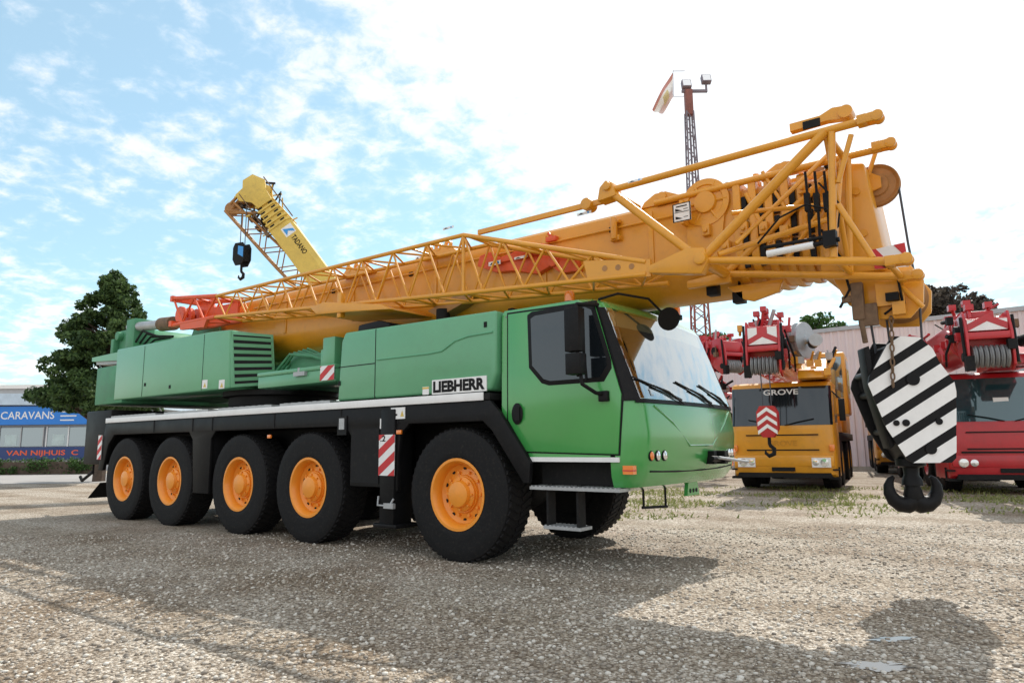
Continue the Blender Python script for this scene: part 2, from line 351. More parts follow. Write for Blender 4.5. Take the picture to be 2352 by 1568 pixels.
# ------------------------------------------------------------------ wheel
def make_wheel(parent,Rr,wd,rr,rimmat):
    wmb=MB(); y=lambda k:k*wd
    wmb.lathe([(rr,y(.42)),(rr,y(-.43)),(rr+.018,y(-.475)),(rr-.012,y(-.475)),(rr-.04,y(-.40)),(rr-.055,y(-.22)),(rr-.10,y(-.15)),(rr*.56,y(-.18)),(rr*.54,y(-.24))],(0,0,0),(0,1,0),40)
    for k in range(10):
        q=2*PI*k/10; c=V((math.cos(q)*rr*.64,0,math.sin(q)*rr*.64)); wmb.cyl(c+V((0,y(-.15),0)),c+V((0,y(-.23),0)),.018,6)
    wmb.m=1
    for k in range(10):
        q=2*PI*(k+.5)/10; c=V((math.cos(q)*rr*.76,0,math.sin(q)*rr*.76)); wmb.cyl(c+V((0,y(-.12),0)),c+V((0,y(-.172),0)),.022,12)
    wh=wmb.build('wheel',[rimmat,DRK],parent,ang=40)
    MB().lathe([(rr+.01,y(.41)),(rr+.01,y(.44)),(rr*.7,y(.46)),(.1,y(.47))],(0,0,0),(0,1,0),28).build('brake_drum',DRK,wh)
    h=MB(); h.lathe([(rr*.52,y(-.2)),(rr*.50,y(-.30)),(rr*.40,y(-.34)),(rr*.36,y(-.44)),(rr*.20,y(-.47)),(.0,y(-.475))],(0,0,0),(0,1,0),24)
    for k in range(8):
        q=2*PI*k/8; c=V((math.cos(q)*rr*.44,0,math.sin(q)*rr*.44)); h.cyl(c+V((0,y(-.3),0)),c+V((0,y(-.37),0)),.013,6)
    h.build('hub',rimmat,wh)
    t=MB(); t.lathe([(rr+.002,y(-.40)),(rr+.02,y(-.46)),(rr+.07,y(-.5)),(rr+.10,y(-.492)),(Rr-.15,y(-.505)),(Rr-.07,y(-.49)),(Rr-.025,y(-.45)),(Rr-.012,y(-.35)),(Rr-.012,y(.35)),(Rr-.025,y(.45)),(Rr-.07,y(.49)),(Rr-.15,y(.5)),(rr+.06,y(.5)),(rr+.002,y(.42))],(0,0,0),(0,1,0),64,True)
    n=54
    for sd in(-1,1):
        for k in range(n):
            q=2*PI*(k+(.5 if sd>0 else 0))/n
            T=Matrix.Rotation(q,4,'Y')@Matrix.Translation((0,sd*wd*.23,Rr-.03))@Matrix.Rotation(sd*.45,4,'Z')
            t.box(-.023,.023,-wd*.20,wd*.20,-.01,.027,T)
    t.build('tyre',RUB,wh,ang=30)
    return wh
# ------------------------------------------------------------------ MAIN CRANE
MC=root('mobile_crane','green and orange five axle mobile crane parked on gravel with its folded yellow lattice jib','mobile crane')
w0=make_wheel(MC,.73,.45,.375,ORA)
AX=(0,-2.64,-4.30,-6.33,-7.98); first=True
for x in AX:
    for s in(-1,1):
        rzz=0 if s<0 else PI
        if first: w0.location=(x,-1.125,.715); first=False
        else: copy_part(w0,MC,(x,s*1.125,.715),rzz)
m=MB(); m.box(-8.7,.85,-.72,.72,.78,1.70)
for x in AX: m.cyl((x,-.95,.715),(x,.95,.715),.11,12); m.lathe([(.0,-.25),(.22,-.18),(.26,0),(.22,.18),(0,.25)],(x,0,.715),(0,1,0),16)
m.box(.8,1.9,-.5,.5,.82,1.05)
m.build('carrier_frame',DRK,MC,bevel=.015)
sk=[(-8.78,1.72),(.5,1.72),(.62,1.60),(1.02,1.07),(1.0,.86),(.93,.86),(.52,1.40),(.40,1.5),(-.72,1.5),(-.86,1.38),(-.9,1.1),(-.9,.72),(-1.2,.72),(-1.2,.76),(-1.75,.76),(-1.75,1.38),(-1.87,1.5),(-4.93,1.5),(-5.05,1.38),(-5.05,.55),(-5.5,.55),(-5.6,1.38),(-5.72,1.5),(-8.4,1.5),(-8.62,1.32),(-8.78,.85),(-8.98,.85)]
for s in(-1,1):
    m=MB(); m.prism(sk,s*1.37,s*1.31)
    for a,bb in((-8.5,-5.65),(-4.95,-1.85),(-.78,.46)): m.box(a,bb,s*1.31,s*.72,1.5,1.53)
    m.box(-1.72,-1.22,s*1.31,s*.75,.78,1.70); m.box(-5.5,-5.08,s*1.31,s*.75,.57,1.70)
    m.build('side_skirt',BLK,MC,bevel=.01)
    MB().box(-8.76,.42,s*1.388,s*1.372,1.722,1.81).build('white_edge_strip',WHI,MC,bevel=.004)
for x in(-6.9,-5.62,-5.03,-3.4,-1.95,-.9): MB().box(x-.012,x+.012,-1.376,-1.371,1.51,1.715).build('skirt_rib',DRK,MC)
MB().box(-1.73,-1.22,-1.378,-1.371,.80,1.46).build('access_panel',DRK,MC)
m=MB(); m.box(-8.76,.5,-1.37,1.37,1.725,1.80); m.build('deck',DRK,MC,bevel=.008)
for (a,bb) in((-8.6,-6.9),(-6.6,-5.2),(-4.9,-3.5),(-3.3,-2.2)):
    m=MB(); m.box(a,bb,-1.36,-1.02,1.803,1.845)
    for k in range(int((bb-a)/.16)): m.box(a+.05+k*.16,a+.13+k*.16,-1.33,-1.05,1.844,1.852)
    m.build('walkway_plate',GRY,MC)
m=MB(); p=UY(787,975,-1.372); m.box(p.x-.09,p.x+.09,-1.385,-1.372,p.z-.13,p.z+.11); m.m=1; m.box(p.x-.05,p.x+.05,-1.392,-1.384,p.z-.06,p.z+.08); m.build('lamp_socket',[BLK,GRY],MC)
for px,py in((620,1002),(918,992)): 
    p=UY(px,py,-1.38); MB().box(p.x-.04,p.x+.04,-1.40,-1.374,p.z-.025,p.z+.025).build('side_marker',AMB,MC,bevel=.006)
for (px,py,ww,hh) in((918,944,.15,.09),(890,968,.13,.08)):
    p=UY(px,py,-1.38); m=MB(); m.box(p.x-ww,p.x+ww*.6,-1.382,-1.3745,p.z-hh,p.z+hh*.5); m.m=1
    m.add([(p.x+ww*.1,-1.384,p.z-hh*.7),(p.x+ww*.5,-1.384,p.z-hh*.7),(p.x+ww*.3,-1.384,p.z+.01)],[(0,1,2)]); m.m=2; m.box(p.x-ww*.75,p.x-ww*.25,-1.385,-1.381,p.z-.05,p.z-.03); m.build('sticker',[WHI,YEB,BLK],MC)
# outriggers
for s in(-1,1):
    m=MB(); m.box(-1.17,-.93,s*1.40,s*1.10,.34,1.68); m.box(-1.26,-.86,s*1.42,s*1.05,.30,.345); m.build('outrigger_leg',BLK,MC,bevel=.012)
    pl=[(-1.185,.9),(-.915,.9),(-.915,1.38),(-1.185,1.38)]
    m=MB(); m.prism(pl,s*1.408,s*1.402); m.m=1
    for q in bands(pl,math.radians(125),.085,.085,-.02): m.prism(q,s*1.411,s*1.4075)
    m.build('warning_plate',[WHI,REDB],MC,smooth=False)
text('.2',(-1.16,-1.4115,1.30),(1,0,0),(0,0,1),.09,.07,BLK,MC)
m=MB(); p=UY(885,1160,-1.40); m.path([p+V((-.12,0,.1)),p+V((-.1,-.03,.0)),p+V((.1,-.03,0)),p+V((.14,0,.08))],.012); m.box(p.x+.02,p.x+.18,-1.45,-1.41,p.z-.03,p.z+.03); m.build('lock_pin',GRY,MC)
# rear end
m=MB(); m.box(-9.9,-8.8,-1.28,1.28,.95,1.98); m.build('rear_box',BLK,MC,bevel=.03)
pl=[(-9.0,1.05),(-8.84,1.05),(-8.84,1.5),(-9.0,1.5)]
m=MB(); m.prism(pl,-1.392,-1.384); m.m=1
for q in bands(pl,math.radians(125),.075,.075): m.prism(q,-1.395,-1.3915)
m.build('warning_plate',[WHI,REDB],MC,smooth=False)
m=MB(); m.add([(-9.0,-1.3,.62),(-9.0,-.8,.62),(-9.35,-.75,.34),(-9.35,-1.35,.34),(-9.02,-1.3,.60),(-9.02,-.8,.60),(-9.37,-.75,.32),(-9.37,-1.35,.32)],[(0,1,2,3),(7,6,5,4),(0,4,5,1),(1,5,6,2),(2,6,7,3),(3,7,4,0)]); m.build('mudflap',RUB,MC)
m=MB(); m.tube((-9.85,-1.1,.8),(-10.2,-1.15,.62),.03); m.tube((-10.2,-1.15,.62),(-10.3,-1.15,.7),.03); m.tube((-9.85,-1.1,1.4),(-9.85,-1.1,.75),.02); m.build('tow_hook',DRK,MC)
# engine housing
hs=MB(); hp=[(-2.05,1.825),(.50,1.825),(.585,2.02),(.585,2.69),(-1.93,2.715),(-2.0,2.6)]
hs.prism(hp,-1.36,1.36); EH=hs.build('engine_housing',G_H,MC,bevel=.035,seg=3)
m=MB()
p=xz(862,834,-1.36); m.box(p[0]-.006,p[0]+.006,-1.3625,-1.359,1.83,2.69); m.box(-2.04,p[0],-1.363,-1.3592,p[1]-.006,p[1]+.006)
m.build('panel_seam',DRK,EH)
m=MB(); pts=[UY(a,c,-1.362) for a,c in((866,826),(985,812),(1015,806),(1045,783),(1075,772),(1132,762))]; m.path(pts,.012,6); m.build('pressed_ridge',G_H,EH)
a=UY(992,906,-1.375);c=UY(1117,871,-1.375); zt=a.z+.165
m=MB(); m.box(a.x,c.x,-1.375,-1.361,a.z,zt); m.build('name_plate',WHI,EH)
text('LIEBHERR',(a.x+.02,-1.3775,a.z+.018),(1,0,0),(0,0,1),c.x-a.x-.04,.13,BLK,EH,bold=.05)
for px,py in((978,896),):
    p=UY(px,py,-1.364); m=MB(); m.box(p.x-.05,p.x+.05,-1.367,-1.3605,p.z-.05,p.z+.04); m.m=1; m.box(p.x-.05,p.x+.05,-1.369,-1.366,p.z+.015,p.z+.035); m.build('sticker',[WHI,YEB],EH)
for px,py in((780,880),(1115,745)): p=UY(px,py,-1.362); MB().box(p.x-.02,p.x+.02,-1.368,-1.36,p.z-.03,p.z+.03).build('latch',DRK,EH)
m=MB(); p=UY(875,740,-1.0); m.prism([(p.x-.3,2.71),(p.x+.3,2.70),(p.x+.33,2.80),(p.x+.1,2.86),(p.x-.28,2.84)],-1.15,-.75); m.build('air_intake',BLK,MC,bevel=.03)
m=MB(); m.tube((-.9,-.6,2.7),(-.9,-.6,3.0),.09,14); m.build('exhaust_pipe',DRK,MC)
# ---- driver cab
def ring(xf,hw,rc,bul,xb,z,n=6,mm=10):
    pts=[V((xb,-hw,z))]; cx=xf-bul-rc
    for i in range(n+1):
        q=-PI/2+PI/2*i/n; pts.append(V((cx+rc*math.cos(q),-(hw-rc)+rc*math.sin(q),z)))
    for j in range(1,mm):
        y=-(hw-rc)+2*(hw-rc)*j/mm; pts.append(V((xf-bul*(y/(hw-rc))**2,y,z)))
    for i in range(n+1):
        q=PI/2*i/n; pts.append(V((cx+rc*math.cos(q),(hw-rc)+rc*math.sin(q),z)))
    pts.append(V((xb,hw,z))); return pts
LV=[(1.60,2.28,1.30),(1.67,2.27,1.30),(2.56,1.93,1.29),(2.64,1.88,1.28),(2.69,1.80,1.24),(2.71,1.70,1.16)]
n=len(ring(2,1,.2,.07,.6,1))
m=MB(); m.loft([ring(xf,hw,.21,.07,.61,z) for z,xf,hw in LV],skip=lambda i,k: i==1 and 4<=k<n-5)
m.prism([(.61,1.60),(.93,1.08),(1.95,1.08),(1.95,1.60)],-1.30,1.30)
CAB=m.build('driver_cab',G_C,MC,bevel=0,ang=28)
lo=[(.80,2.06,1.20),(.84,2.18,1.25),(.94,2.25,1.29),(1.10,2.29,1.30),(1.34,2.31,1.30),(1.60,2.28,1.30)]
m=MB(); m.loft([ring(xf,hw,.21,.07,1.90,z) for z,xf,hw in lo]); FP=m.build('front_panel',G_C,CAB,ang=28)
def fx(y,z):
    T=lo+LV[1:]
    for i in range(len(T)-1):
        if T[i][0]<=z<=T[i+1][0]:
            t=(z-T[i][0])/(T[i+1][0]-T[i][0]); xf=T[i][1]+(T[i+1][1]-T[i][1])*t; return xf-.07*(y/1.09)**2
    return 2.2
def arc(z,off,i0,i1):
    for k in range(len(LV)-1):
        if LV[k][0]<=z<=LV[k+1][0]:
            t=(z-LV[k][0])/(LV[k+1][0]-LV[k][0]); xf=LV[k][1]+(LV[k+1][1]-LV[k][1])*t; hw=LV[k][2]+(LV[k+1][2]-LV[k][2])*t
            return ring(xf+off,hw+off,.21,.07,.61,z)[i0:i1]
zs=[1.645,1.67,1.85,2.05,2.25,2.45,2.56,2.585]
m=MB()
for k in range(len(zs)-1): m.strip(arc(zs[k],.006,4,n-4),arc(zs[k+1],.006,4,n-4))
m.build('windscreen',GLS,CAB,ang=60)
m=MB()
for k in range(len(zs)-1):
    m.strip(arc(zs[k],.010,1,6),arc(zs[k+1],.010,1,6)); m.strip(arc(zs[k],.010,n-6,n-1),arc(zs[k+1],.010,n-6,n-1))
m.strip(arc(1.625,.011,4,n-4),arc(1.665,.011,4,n-4))
m.build('window_pillar',BLK,CAB,ang=60)
m=MB(); m.strip(arc(2.40,-.03,5,n-5),arc(2.56,-.02,5,n-5)); m.build('sun_visor',TAN,CAB)
# interior
m=MB(); m.box(.66,1.9,-1.2,1.2,1.602,1.62); m.box(.63,.66,-1.27,1.27,1.61,2.6); m.box(.66,1.78,-1.285,-1.27,1.62,2.62); m.box(.66,1.78,1.27,1.285,1.62,2.62); m.box(.66,1.7,-1.26,1.26,2.60,2.62); m.build('cab_lining',TRIM,CAB)
m=MB(); m.prism([(1.75,1.60),(2.17,1.60),(2.17,1.68),(2.0,1.80),(1.78,1.78)],-1.12,1.12); m.build('dashboard',DRK,CAB,bevel=.03)
for y in(-.62,.62):
    m=MB(); m.box(.98,1.42,y-.25,y+.25,1.62,1.80); m.prism([(.88,1.75),(1.02,1.75),(.90,2.42),(.80,2.42)],y-.24,y+.24); m.prism([(.80,2.44),(.90,2.44),(.87,2.58),(.79,2.58)],y-.13,y+.13); m.build('cab_seat',SEAT,CAB,bevel=.04)
m=MB(); m.lathe([(.20,-.014),(.228,-.014),(.228,.014),(.20,.014)],(1.66,.62,1.93),(-.5,0,.85),28,True); m.tube((1.66,.62,1.93),(1.85,.62,1.7),.03); m.tube((1.66,.42,1.93),(1.66,.82,1.93),.015); m.build('steering_wheel',BLK,CAB)
# door
dp=[xz(a,c,-1.3) for a,c in((1168,722),(1366,694),(1428,905),(1421,1043),(1210,1037),(1168,965))]
m=MB(); m.prism(dp,-1.316,-1.29); DOOR=m.build('door',G_C,CAB,bevel=.012)
MB().prism([(p[0]+(.018 if p[0]>1.3 else -.018),p[1]+(.018 if p[1]>1.8 else -.012)) for p in dp],-1.3025,-1.29).build('door_seam',BLK,CAB)
m=MB(); wo_=[xz(a,c,-1.31) for a,c in((1212,724),(1222,716),(1350,693),(1366,700),(1404,825),(1406,845),(1388,876),(1262,885),(1245,880),(1216,845))]
m.prism(wo_,-1.323,-1.31); m.build('window_gasket',BLK,DOOR,bevel=.006)
cx=sum(p[0] for p in wo_)/len(wo_); cz=sum(p[1] for p in wo_)/len(wo_)
m=MB(); m.prism([(cx+(p[0]-cx)*.90,cz+(p[1]-cz)*.88) for p in wo_],-1.328,-1.32); m.build('door_window',GLM,DOOR)
m=MB(); m.tube(UY(1330,700,-1.33),UY(1347,872,-1.33),.014); m.build('window_bar',BLK,DOOR)
m=MB(); p=UY(1190,950,-1.31); m.lathe([(.001,0),(.07,.0),(.075,.012),(.06,.02),(.001,.02)],(p.x,-1.316,p.z),(0,-1,0),20)
for i,v in enumerate(m.v): m.v[i]=(p.x+(v[0]-p.x)*.95,v[1],p.z+(v[2]-p.z)*1.5)
m.box(p.x-.015,p.x+.045,-1.35,-1.333,p.z-.07,p.z+.07); m.build('door_handle',BLK,DOOR)
m=MB(); m.box(.93,2.0,-1.3215,-1.30,1.075,1.12); m.build('white_stripe',WHI,CAB)
def fp(y,z,o=.012): return V((fx(y,z)+o,y,z))
for ya,yb,zb in((-.95,-.45,1.74),(-.15,.35,1.73),(.45,.95,1.73)):
    m=MB(); m.path([fp(yb,1.64,.03),fp((ya+yb)/2,1.75,.035),fp(ya,1.80,.03)],.010,6); m.path([fp(ya-.28,1.87,.018),fp(ya+.1,1.78,.022),fp(ya+.5,1.68,.018)],.009,6); m.build('wiper',BLK,CAB)
m=MB(); m.path([fp(-1.0,1.6,.0),fp(-.7,1.45,.0),fp(-.35,1.22,.0),fp(.25,1.22,0),fp(.7,1.45,0),fp(1.0,1.6,0)],.012,6); m.build('front_crease',G_C,CAB)
m=MB(); m.path([fp(-1.08,.985,-.002),fp(-.6,.97,-.002),fp(0,.965,-.002),fp(.6,.97,-.002),fp(1.08,.985,-.002)],.010,6); m.build('bumper_seam',DRK,CAB)
def lamp(y,z,r_,mt,name):
    p=fp(y,z,-.01); m=MB(); m.lathe([(r_*1.2,0),(r_*1.2,.016),(r_*1.02,.02)],p,(1,0,0),20); o=m.build(name,BLK,CAB); MB().lathe([(r_,.0),(r_,.022),(r_*.7,.032),(0,.036)],p,(1,0,0),20).build('lens',mt,o)
for y in(-.99,-.87): lamp(y,1.13,.043,LMP,'headlight'); lamp(-y,1.13,.043,LMP,'headlight')
lamp(-1.10,1.13,.040,AMB,'indicator'); lamp(1.10,1.13,.040,AMB,'indicator')
for s in(-1,1):
    m=MB(); m.box(2.035,2.14,s*1.318,s*1.25,.965,1.045); m.m=1; m.box(2.033,2.142,s*1.322,s*1.25,.995,1.005); m.build('corner_lamp',[AMB,REDB],CAB)
m=MB(); m.box(2.2,2.42,.28,.36,1.02,1.16); m.box(2.2,2.36,.12,.2,1.02,1.16); m.tube((2.37,.02,1.08),(2.37,.55,1.06),.03); m.m=1; m.tube((2.42,.1,1.09),(2.5,.75,1.03),.016); m.build('tow_coupling',[BLK,GRY],CAB)
m=MB(); m.prism([(-.12,.84),(.12,.84),(.16,.70),(-.16,.70)],2.12,2.16,'x'); m.m=1
for y in(-.08,0,.08): m.cyl((2.155,y,.75),(2.165,y,.75),.022,10)
m.build('towing_bracket',[G_C,DRK],CAB)
m=MB(); m.tube((1.95,-.75,.84),(1.95,-.75,.62),.012); m.tube((2.0,-.35,.84),(2.0,-.35,.60),.012); m.tube((1.95,-.78,.62),(2.0,-.32,.60),.014); m.build('front_foothold',DRK,CAB)
text('LIEBHERR',fp(-1.02,1.70,.012),(-.12+.14,.99,0),(-.35,0,.93),.62,.07,GRY,CAB,'windscreen_lettering')
# steps
m=MB(); m.box(.98,1.88,-1.1,1.02,.84,1.10); m.build('step_well',DRK,CAB)
for z0,xa,xb,yo in((.80,.98,2.0,-1.33),(.42,1.12,1.55,-1.30)):
    m=MB(); m.box(xa,xb,yo,yo+.22,z0,z0+.03)
    for k in range(int((xb-xa)/.05)): m.box(xa+.01+k*.05,xa+.03+k*.05,yo+.01,yo+.21,z0+.029,z0+.038)
    m.build('step',GRY,CAB)
for xx in(1.16,1.51): MB().box(xx-.012,xx+.012,-1.28,-1.15,.42,.84).build('step_bracket',DRK,CAB)
# mirrors and beacons
p0=UY(1325,757,-1.55); m=MB(); m.box(p0.x-.10,p0.x+.06,-1.62,-1.50,p0.z-.21,p0.z+.21)
m.box(p0.x-.09,p0.x+.07,-1.63,-1.50,p0.z-.43,p0.z-.23); m.tube((p0.x,-1.55,p0.z+.25),(p0.x+.1,-1.30,p0.z+.27),.02); m.path([(p0.x+.03,-1.55,p0.z-.42),(p0.x+.04,-1.55,p0.z-.52),(p0.x+.11,-1.42,p0.z-.60),(p0.x+.16,-1.29,p0.z-.62)],.02); m.tube((p0.x,-1.55,p0.z+.26),(p0.x,-1.55,p0.z-.45),.016)
m.box(p0.x+.10,p0.x+.2,-1.36,-1.30,p0.z-.68,p0.z-.58)
m.build('side_mirror',BLK,CAB,bevel=.02)
m=MB(); pm_=V((2.1,-.3,2.56)); m.lathe([(.001,-.05),(.08,-.04),(.125,0),(.125,.015),(.001,.02)],pm_,(.75,-.6,-.3),24); m.path([(1.72,-1.12,2.69),(1.85,-.95,2.76),(2.02,-.6,2.74),pm_+V((-.02,0,.02))],.013)
m.build('front_mirror',BLK,CAB)
for x,y,z in((1.27,-.95,2.70),(1.84,.50,2.69)):
    m=MB(); m.lathe([(.075,0),(.075,.05),(.06,.055)],(x,y,z),(0,0,1),18); o=m.build('beacon',BLK,CAB); MB().lathe([(.058,.05),(.058,.13),(.045,.165),(0,.175)],(x,y,z),(0,0,1),18).build('beacon_lens',AMB,o)
# ---- superstructure
m=MB(); m.lathe([(.95,1.8),(.95,1.9),(.88,1.92),(.88,2.06),(.98,2.08),(.98,2.16)],(-5.2,0,0),(0,0,1),48); m.build('slewing_ring',DRK,MC)
pp_=[(-8.3,2.15),(-2.4,2.15),(-2.35,2.35),(-4.0,2.5),(-6.3,2.75),(-6.6,3.55),(-7.3,3.7),(-7.6,3.2),(-8.4,3.0)]
m=MB(); m.prism(pp_,.44,.50); m.prism(pp_,-.50,-.44); m.box(-8.3,-3.0,-.44,.44,2.16,2.3)
m.build('slewing_platform',G_D,MC,bevel=.012)
xl=xz(272,797,-1.2)[0]; body=[(xl,2.16),(-4.86,2.16),(-4.93,3.1),(-5.5,3.13),(xl,3.15)]
m=MB(); m.prism(body,-1.22,-.52); CW=m.build('engine_cover',G_H,MC,bevel=.03,seg=3)
m=MB(); m.prism([(xl,2.16),(-4.9,2.16),(-4.95,3.08),(xl,3.12)],.52,1.22); m.build('engine_cover',G_H,MC,bevel=.03)
for px in(466,330): p=xz(px,840,-1.22); MB().box(p[0]-.006,p[0]+.006,-1.2225,-1.219,2.18,3.1).build('panel_seam',DRK,CW)
for px,py in((390,888),(333,883)): p=xz(px,py,-1.22); MB().box(p[0]-.03,p[0]+.03,-1.226,-1.219,p[1]-.03,p[1]+.03).build('latch',DRK,CW)
q0,q1,q3=V((-4.95,-1.21,3.08)),V((-4.58,-.66,3.05)),V((-4.82,-1.21,2.17)); q2=q1+(q3-q0)*.90
m=MB(); back=[q+V((-.35,.12,0)) for q in(q0,q1,q2,q3)]; m.add([q0,q1,q2,q3]+back,[(0,1,2,3),(7,6,5,4),(0,4,5,1),(1,5,6,2),(2,6,7,3),(3,7,4,0)]); GR=m.build('grille_housing',G_H,CW,bevel=.015)
nn=(q1-q0).cross(q3-q0).normalized(); nn=nn if nn.x>0 else -nn
def gp(s,t): return q0.lerp(q3,t).lerp(q1.lerp(q2,t),s)
d=(q3-q0).normalized(); c4=[gp(.08,.06),gp(.93,.06),gp(.93,.94),gp(.08,.94)]
m=MB(); m.add([q+nn*.006 for q in c4]+[q-nn*.05 for q in c4],[(0,1,2,3),(7,6,5,4),(0,4,5,1),(1,5,6,2),(2,6,7,3),(3,7,4,0)]); m.build('grille_opening',BLK,GR)
for k in range(7):
    t=.13+k*.123; l0=gp(.07,t)+nn*.006; l1=gp(.94,t)+nn*.006; h_=d*.026
    a=[l0-h_+nn*.028,l1-h_+nn*.028,l1+h_+nn*.012,l0+h_+nn*.012]; bk_=[q-nn*.03 for q in a]
    m=MB(); m.add(a+bk_,[(0,1,2,3),(7,6,5,4),(0,4,5,1),(1,5,6,2),(2,6,7,3),(3,7,4,0)]); m.build('louvre',G_H,GR)
for px,py in((471,882),(510,882)):
    p=UY(px,py,-1.224); m=MB(); m.box(p.x-.09,p.x+.07,-1.2265,-1.221,p.z-.07,p.z+.07); m.m=1; m.add([(p.x-.05,-1.228,p.z-.05),(p.x+.04,-1.228,p.z-.05),(p.x,-1.228,p.z+.03)],[(0,1,2)]); m.build('sticker',[WHI,YEB],CW)
m=MB(); m.box(-4.2,-2.36,-1.15,-.52,2.12,2.30); m.box(-4.2,-2.36,-1.17,-.6,2.295,2.36); m.build('side_platform',G_H,MC,bevel=.02)
pl=[(-2.66,2.14),(-2.36,2.14),(-2.36,2.34),(-2.66,2.34)]; m=MB(); m.prism(pl,-1.178,-1.172); m.m=1
for q in bands(pl,math.radians(125),.08,.08): m.prism(q,-1.181,-1.1775)
m.build('warning_plate',[WHI,REDB],MC,smooth=False)
m=MB(); p=UY(760,820,-.95); m.box(p.x-.13,p.x+.14,-1.0,-.8,2.35,2.78); m.box(p.x-.2,p.x-.1,-.98,-.85,2.35,2.62); m.build('support_post',G_H,MC,bevel=.02)
m=MB(); p=UY(686,858,-1.2); m.box(p.x-.13,p.x+.13,-1.2,-1.1,p.z-.03,p.z+.03); m.tube((p.x-.05,-1.15,p.z),(p.x-.05,-1.15,p.z+.09),.03); m.build('latch_block',GRY,MC)
m=MB(); m.cyl((-3.2,0,2.45),(-1.0,0,2.7),.2,24); m.m=1; m.cyl((-1.0,0,2.7),(.2,0,2.84),.13,20); m.build('luffing_cylinder',[G_D,GRY],MC)
for k in range(5):
    y=-.9+k*.08; MB().path([(-4.1,y,2.4),(-3.7,y-.05,2.62+.03*k),(-3.2,y,2.55),(-2.6,y+.05,2.36)],.022,6).build('hydraulic_hose',G_D,MC)
MB().box(-3.9,-3.1,-.8,-.55,2.36,2.62).build('valve_block',G_D,MC,bevel=.02)
# rear platform, winch
m=MB(); m.prism([(-10.2,3.02),(-8.5,2.92),(-8.5,3.12),(-10.2,3.10)],-1.15,1.15); m.m=1; m.prism([(-10.1,2.95),(-8.5,2.86),(-8.5,2.925),(-10.1,3.02)],-1.1,1.1); m.build('rear_platform',[G_H,GRY],MC)
m=MB(); m.box(-9.6,-9.15,-.9,-.55,3.1,3.62); m.box(-9.1,-8.75,-1.0,-.6,3.1,3.78); m.box(-9.75,-9.62,-1.0,-.7,3.1,3.45); m.cyl((-9.3,-.5,3.4),(-9.3,.5,3.4),.28,24); m.cyl((-9.5,-1.0,3.5),(-9.5,-.8,3.5),.09); m.build('winch',G_D,MC,bevel=.015)
m=MB(); a=UY(300,752,-.9); c=UY(372,745,-.9); m.cyl(a,c,.09,18); m.m=1; m.cyl(c,c+(c-a)*.35,.13,18); m.build('ram',[GRY,RUST],MC)
for k in range(4): MB().path([(-8.9,-.95+.08*k,3.2),(-8.5,-.95+.08*k,3.5-.05*k),(-8.0,-.9+.08*k,3.35),(-7.5,-.85,3.3)],.022,6).build('hydraulic_hose',DRK,MC)
m=MB(); m.box(-9.8,-8.6,-1.2,1.2,2.1,2.85); m.build('counterweight',G_D,MC,bevel=.03)
# ---- boom
def section(hw,zt,zb,rb,n=8):
    pts=[(-hw+.03,zt),(hw-.03,zt),(hw,zt-.03)]
    for k in range(n+1):
        q=-PI*k/n; pts.append((hw*math.cos(q),zb+rb+rb*math.sin(q)))
    pts.append((-hw,zt-.03)); return pts
m=MB(); m.prism(section(.43,3.80,2.74,.34),-6.4,2.92,'x')
m.prism([(-7.1,3.25),(-6.2,2.95),(-6.2,3.75),(-6.9,3.7)],-.36,.36)
BOOM=m.build('boom',YEL,MC,bevel=0,ang=30)
sx=[2.92,3.07,3.22,3.37,3.52,3.66]
for i in range(5):
    hw=.45-.012*i; m=MB(); m.prism(section(hw+.03,3.83-.012*i,2.74+.012*i,.32),sx[i],sx[i]+.075,'x'); m.build('boom_collar',YEL,BOOM,bevel=.008)
    m=MB(); m.prism(section(hw-.035,3.77-.012*i,2.77+.012*i,.32),sx[i]+.07,sx[i+1]+.005,'x'); m.build('telescopic_section',YEL,BOOM,ang=30)
    for zc in(3.55,3.30,3.05): MB().box(sx[i]+.08,sx[i]+.125,-hw-.012,-hw+.03,zc-.11,zc+.11).build('wear_pad',BLK,BOOM)
m=MB(); m.prism([(3.66,2.76),(4.18,2.74),(4.20,2.86),(4.10,3.76),(3.95,3.80),(3.66,3.78)],-.37,.37); HEAD=m.build('boom_head',YEL,BOOM,bevel=.02)
for s in(-1,1):
    m=MB(); m.prism([(3.72,2.80),(4.20,2.82),(4.36,2.80),(4.47,2.62),(4.45,2.42),(4.34,2.30),(4.05,2.32),(3.86,2.48)],s*.30,s*.26); m.cyl((4.2,s*.33,2.55),(4.2,s*.25,2.55),.1,18); m.build('head_plate',YEL,HEAD,bevel=.012)
for y in(-.16,-.05,.06,.17):
    m=MB(); m.lathe([(.05,-.03),(.21,-.03),(.23,-.025),(.19,0),(.23,.025),(.21,.03),(.05,.03)],(4.22,y,2.56),(0,1,0),32); m.build('sheave',BRN,HEAD)
m=MB(); m.lathe([(.03,-.035),(.10,-.03),(.11,-.012),(.165,-.012),(.195,-.035),(.20,-.03),(.175,0),(.20,.03),(.195,.035),(.165,.012),(.03,.03)],(4.15,-.12,3.60),(0,1,0),40); m.build('rope_sheave',BRN,HEAD)
m=MB(); m.prism([(4.0,3.5),(4.2,3.56),(4.2,3.66),(4.06,3.76),(3.98,3.74)],-.19,-.165); m.tube((4.1,-.18,3.70),(4.19,-.2,3.92),.02); m.tube((4.19,-.2,3.92),(4.14,-.2,3.95),.02); m.build('sheave_bracket',YEL,HEAD)
pl=[xz(a,c,-.38) for a,c in((1998,575),(2078,557),(2088,612),(2010,618))]
m=MB(); m.prism(pl,-.382,-.371); m.m=1
for q in bands(pl,math.radians(35),.12,.12): m.prism(q,-.386,-.3815)
m.build('warning_plate',[WHI,REDB],HEAD,smooth=False)
